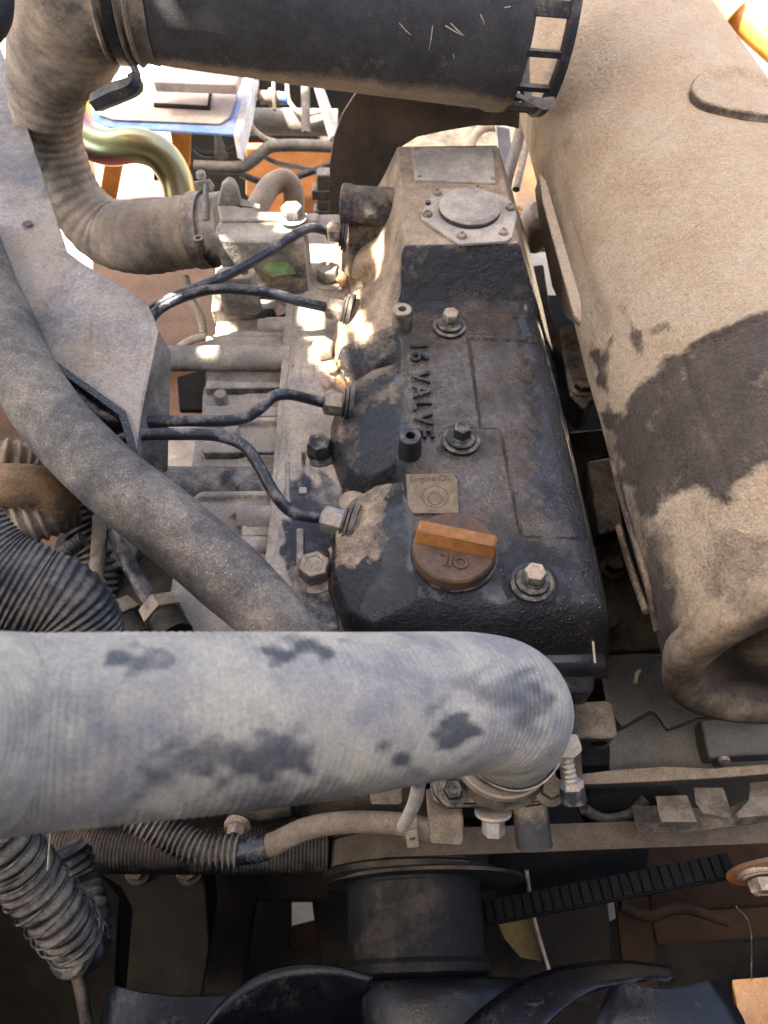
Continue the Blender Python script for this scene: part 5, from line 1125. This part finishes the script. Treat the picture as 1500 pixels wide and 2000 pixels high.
mb = MB(); slab(mb, [(190, 222), (212, 150), (300, 130), (455, 145), (462, 190), (448, 228), (430, 240), (220, 232)], -.194, .004); build('tray_top', mb, 'tray_tan', tr, bevel=.002)
mb = MB(); prism(mb, [P(480, 150, z=-.196), P(500, 118, z=-.196), P(488, 190, z=-.196), P(468, 268, z=-.196), P(456, 262, z=-.196)], (0, 0, -.05)); build('folded_lip', mb, 'white_paint', tr, bevel=.002)
mb = MB(); slab(mb, [(300, 200), (405, 206), (410, 165), (414, 165), (410, 212), (300, 206)], -.189, .003); build('crack_strip', mb, 'rust_brown', tr)
zplate('tan_box_lid', [(285, 130), (480, 115), (460, 165), (300, 160)], -.13, .02, 'tan lid corner directly under the black intake pipe', 'lid', 'tray_tan')
zplate('orange_side_panel', [(100, 110), (225, 110), (170, 250), (200, 420), (100, 420)], -.30, .01, 'bright orange body panel behind the rainbow pipe', 'body panel', 'orange_paint', dust=-.2)
yplate('orange_post', [(205, 310), (240, 320), (225, 400), (190, 400)], 1.45, (0, .03, 0), 'orange post under the rainbow pipe bend', 'post', 'orange_paint')
yplate('rear_side_panel', [(330, 250), (372, 262), (370, 330), (340, 310)], 1.62, (0, .02, 0), 'deep orange panel edge right of the rainbow pipe bend', 'body panel', 'orange_paint', dust=-.5)
zplate('white_bracket', [(262, 326), (322, 326), (330, 400), (255, 400)], -.26, .006, 'sunlit white bracket under the rainbow pipe', 'bracket', 'white_paint')
yplate('dark_slot_panel', [(300, 330), (345, 330), (345, 395), (300, 395)], 1.4, (0, .02, 0), 'dark panel under the rainbow pipe bend', 'panel', 'lower_dark')
tube_thing('grey_cross_pipe', 'pale pipe running left behind the hose clamp', 'pipe', [(170, 405, 1.2), (260, 405, 1.2), (350, 398, 1.2), (430, 392, 1.2)], .014, 'hose_tan', 18, dust=.3)
tube_thing('brake_line_pipe', 'grey bent pipe behind the hook pipe, reaching the brown shield', 'pipe', [(380, 325, 1.5), (430, 327, 1.5), (475, 325, 1.5), (500, 308, 1.5), (525, 288, 1.5), (560, 284, 1.5), (650, 286, 1.5)], .0125, 'hose_grey', 18)
tube_thing('hook_pipe', 'hook-shaped pale metal pipe rising behind the air inlet box', 'pipe', [(478, 440, 1.08), (505, 400, 1.10), (530, 362, 1.12), (556, 352, 1.13), (572, 370, 1.14), (572, 430, 1.16)], .017, 'hose_tan', 28, dust=.35)
tube_thing('horizontal_tube', 'wide grey tube running level behind the sensor', 'tube', [(470, 238, 1.75), (560, 238, 1.75), (660, 240, 1.75)], .030, 'hose_grey', 24)
tube_thing('cream_cable', 'cream cable looping down beside the tray lip', 'cable', [(500, 190, 1.6), (488, 215, 1.6), (492, 245, 1.6), (515, 268, 1.6), (545, 278, 1.6)], .005, 'straw', 12)
sn = thing('blue_sensor', P(540, 190, d=1.62), 'small brass sensor with bright blue plug in the dark opening', 'sensor')
mb = MB(); a_, b_ = P(508, 190, d=1.62), P(560, 192, d=1.62); lathe(mb, [(0, 0), (.014, 0), (.014, .02), (.019, .021), (.019, .032), (.014, .033), (.014, .045), (0, .045)], a_, b_ - a_, 20); build('sensor_body', mb, 'hose_tan', sn)
mb = MB(); lathe(mb, [(0, .045), (.013, .045), (.013, .062), (0, .062)], a_, b_ - a_, 20); build('plug', mb, 'tray_blue', sn, att={'dust': np.full(len(mb.v), -.8)})
mb = MB(); tube(mb, [P(534, 150, d=1.6), P(535, 190, d=1.6), P(536, 215, d=1.6)], .004, 8); build('retainer', mb, 'hose_tan', sn)
tube_thing('white_linkage_rod', 'white linkage rod slanting down to the brown shield', 'rod', [(615, 150, 1.35), (632, 200, 1.35), (655, 270, 1.35)], [.008, .010, .012], 'white_paint', 16)
tube_thing('grey_post', 'grey upright post in the dark opening', 'post', [(596, 150, 1.6), (598, 260, 1.6)], .010, 'hose_grey', 14)
yplate('firewall', [(370, 100), (760, 100), (760, 520), (330, 520)], 2.15, (0, .05, 0), 'dark recess wall behind the background pipes', 'wall', 'lower_dark')
yplate('rusty_frame_plate', [(480, 290), (650, 290), (650, 460), (560, 470), (480, 380)], 1.85, (0, .03, 0), 'rust-orange frame plate behind the hook pipe', 'frame plate', 'orange_dusty', dust=-.3)
mb = MB(); 
gf = thing('grey_fitting', P(625, 400, y=1.3), 'grey stepped metal fitting at the edge of the brown shield', 'fitting')
for a, b_, c_, d_ in ((618, 342, 646, 372), (608, 372, 646, 392), (618, 392, 646, 412), (612, 412, 646, 430)):
    mb = MB(); prism(mb, ppy(1.3, (a, b_), (c_, b_), (c_, d_), (a, d_)), (0, .03, 0)); build('fitting_step', mb, 'hose_grey', gf, bevel=.004)
tube_thing('drop_link', 'short grey drop link with knob end under the tray', 'link', [(425, 265, 1.6), (430, 290, 1.6), (432, 305, 1.6)], [.008, .012, .016], 'hose_grey', 14)
tube_thing('thin_hose', 'thin dark hose snaking behind the hook pipe', 'hose', [(470, 340, 1.7), (510, 355, 1.7), (560, 350, 1.7), (645, 322, 1.7)], .008, 'cable_black', 12)
# orange ground frame seen between bracket and intake
zplate('orange_floor_panel', [(180, 470), (420, 470), (420, 700), (330, 690), (180, 620)], -.34, .01, 'dusty orange frame panel between the bracket and the intake manifold', 'frame panel', 'orange_dusty', dust=.15)
zplate('orange_lower_panel', [(-40, 560), (200, 700), (420, 700), (420, 1000), (100, 1100), (-40, 1000)], -.42, .01, 'orange frame panel seen below the folded bracket', 'frame panel', 'orange_dusty')
zplate('pale_frame_gusset', [(328, 830), (398, 830), (398, 922), (328, 922)], -.36, .004, 'L-shaped frame gusset left of the manifold, coloured white as if sunlit', 'gusset', 'white_paint', dust=.2)  # white colour stands in for sunlight on the gusset
zplate('dark_gusset', [(345, 735), (400, 720), (400, 800), (350, 800)], -.30, .01, 'dark gusset beside the upper runner pipe', 'gusset', 'lower_dark')
tube_thing('curled_cable', 'pale cable curling above the orange frame panel', 'cable', [(362, 540, 1.05), (372, 580, 1.05), (392, 620, 1.05), (398, 650, 1.05)], .006, 'straw', 12)
tube_thing('curled_cable', 'short pale cable end beside the upper runner pipe', 'cable', [(350, 678, 1.05), (375, 664, 1.05), (405, 656, 1.05)], .006, 'straw', 12)
tube_thing('orange_pipe', 'orange-brown bent pipe low behind the two pump nuts', 'pipe', [(100, 1080, .95), (130, 1130, .95), (170, 1150, .95), (220, 1160, .95)], .018, 'rust_brown', 20)
zplate('chassis_floor', [(-300, 1000), (-300, 560), (420, 560), (420, 1000), (350, 1340), (-300, 1340)], -.62, .01, 'dark chassis floor far below the left hoses', 'chassis floor', 'lower_dark')
# right of the tower, behind
tube_thing('pale_curved_pipe', 'pale curved pipe arching behind the tower', 'pipe', [(918, 300, 1.5), (926, 268, 1.5), (950, 248, 1.5), (985, 250, 1.5)], .010, 'hose_tan', 16, dust=.3)
yplate('white_strip_post', [(968, 245), (996, 250), (1002, 300), (990, 350), (978, 340)], 1.35, (0, .02, 0), 'sunlit white post between tower and muffler', 'post', 'white_paint')
tube_thing('grey_twin_pipe', 'grey pipe slanting down between the tower and muffler', 'pipe', [(1020, 240, 1.25), (1008, 290, 1.25), (992, 345, 1.22), (985, 380, 1.2)], .010, 'hose_grey', 16)
tube_thing('grey_twin_pipe', 'second thinner grey pipe beside it right of the tower', 'pipe', [(1032, 250, 1.3), (1022, 310, 1.3), (1008, 370, 1.28)], .007, 'bolt_dusty', 14)
zplate('orange_rear_bracket', [(1005, 300), (1045, 300), (1050, 420), (1010, 400)], -.25, .01, 'orange bracket behind the muffler flange strip', 'bracket', 'orange_paint')
mb = MB(); lathe(mb, [(0, 0), (.025, 0), (.03, .02), (.028, .06), (.018, .07), (0, .07)], P(1040, 470, d=1.15), (0, -.3, 1), 24); o = build('cream_canister', mb, 'tray_tan'); tag(o, 'small cream canister in the gap right of the tower', 'canister')
zplate('light_casting', [(1030, 520), (1062, 515), (1075, 600), (1100, 660), (1090, 690), (1060, 650)], -.12, .02, 'pale casting strip in the gap between cover and muffler', 'casting', 'hose_grey', dust=.6)
zplate('rear_platform', [(560, 90), (1200, 90), (1200, 480), (700, 480)], -.55, .02, 'brown transmission housing far behind and below the tower', 'housing', 'lower_iron')
# top right corner
tube_thing('orange_rod', 'orange and white painted rod in the top right corner', 'rod', [(1385, -20, 1.5), (1420, 10, 1.5), (1470, 60, 1.5), (1560, 140, 1.5)], .024, 'orange_paint', 24, dust=-.3)
o = tube_thing('orange_rod_collar', 'orange collar on the rod in the top right corner', 'collar', [(1395, 5, 1.49), (1412, 20, 1.49), (1428, 36, 1.49)], .036, 'orange_paint', 24)
zplate('grey_rubble_plate', [(1410, 40), (1455, 60), (1600, 200), (1600, 300), (1480, 160), (1420, 80)], -.45, .02, 'blue-grey plate under the orange rod', 'plate', 'hose_grey')

# cables and small lines in the dark openings
for pp, r_, mt, lab in (
    ([(505, 300, 1.75), (540, 318, 1.75), (600, 330, 1.7), (640, 345, 1.7)], .006, 'cable_black', 'thin black cable behind the grey bent pipe'),
    ([(560, 160, 1.7), (566, 200, 1.7), (590, 222, 1.7), (640, 215, 1.7)], .005, 'hose_tan', 'tan cable above the wide grey tube'),
    ([(380, 290, 1.6), (395, 300, 1.6), (440, 296, 1.6), (470, 280, 1.6)], .006, 'cable_black', 'black cable under the tray lip'),
    ([(700, 1545, .74), (660, 1560, .74), (620, 1556, .74), (590, 1575, .74)], .006, 'cable_black', 'black cable on the water pump casting'),
    ([(1140, 1580, .76), (1180, 1600, .77), (1230, 1590, .78), (1260, 1560, .78)], .006, 'cable_black', 'black cable dipping behind the steel arm'),
    ([(1210, 1770, .98), (1260, 1790, .98), (1330, 1775, 1.0), (1420, 1800, 1.0)], .007, 'rust_brown', 'brown line lying across the lower right crossmember'),
    ([(60, 1760, .9), (110, 1810, .9), (150, 1900, .9), (170, 2000, .9)], .008, 'cable_black', 'black line running down the bottom left frame plate'),
    ([(1112, 900, .86), (1130, 960, .86), (1160, 1010, .86), (1200, 1100, .86)], .006, 'cable_black', 'black line in the gap between cover and muffler')):
    tube_thing('cable', lab, 'cable', pp, r_, mt, 12)
hexbolt(bpy.data.objects['exhaust_manifold'], P(1196, 1110, z=-.13), (0, 0, 1), .010, .010, washer=(.014, .003), mat='lower_iron', name='manifold_bolt')
hexbolt(bpy.data.objects['exhaust_manifold'], P(1185, 1220, z=-.13), (0, 0, 1), .010, .010, washer=(.014, .003), mat='lower_iron', name='manifold_bolt')
for q in ((270, 1700), (370, 1700)):
    hexbolt(bpy.data.objects['front_mount'], P(*q, d=.895), (0, -.2, 1), .012, .010, washer=(.017, .003), mat='lower_iron', name='mount_bolt')
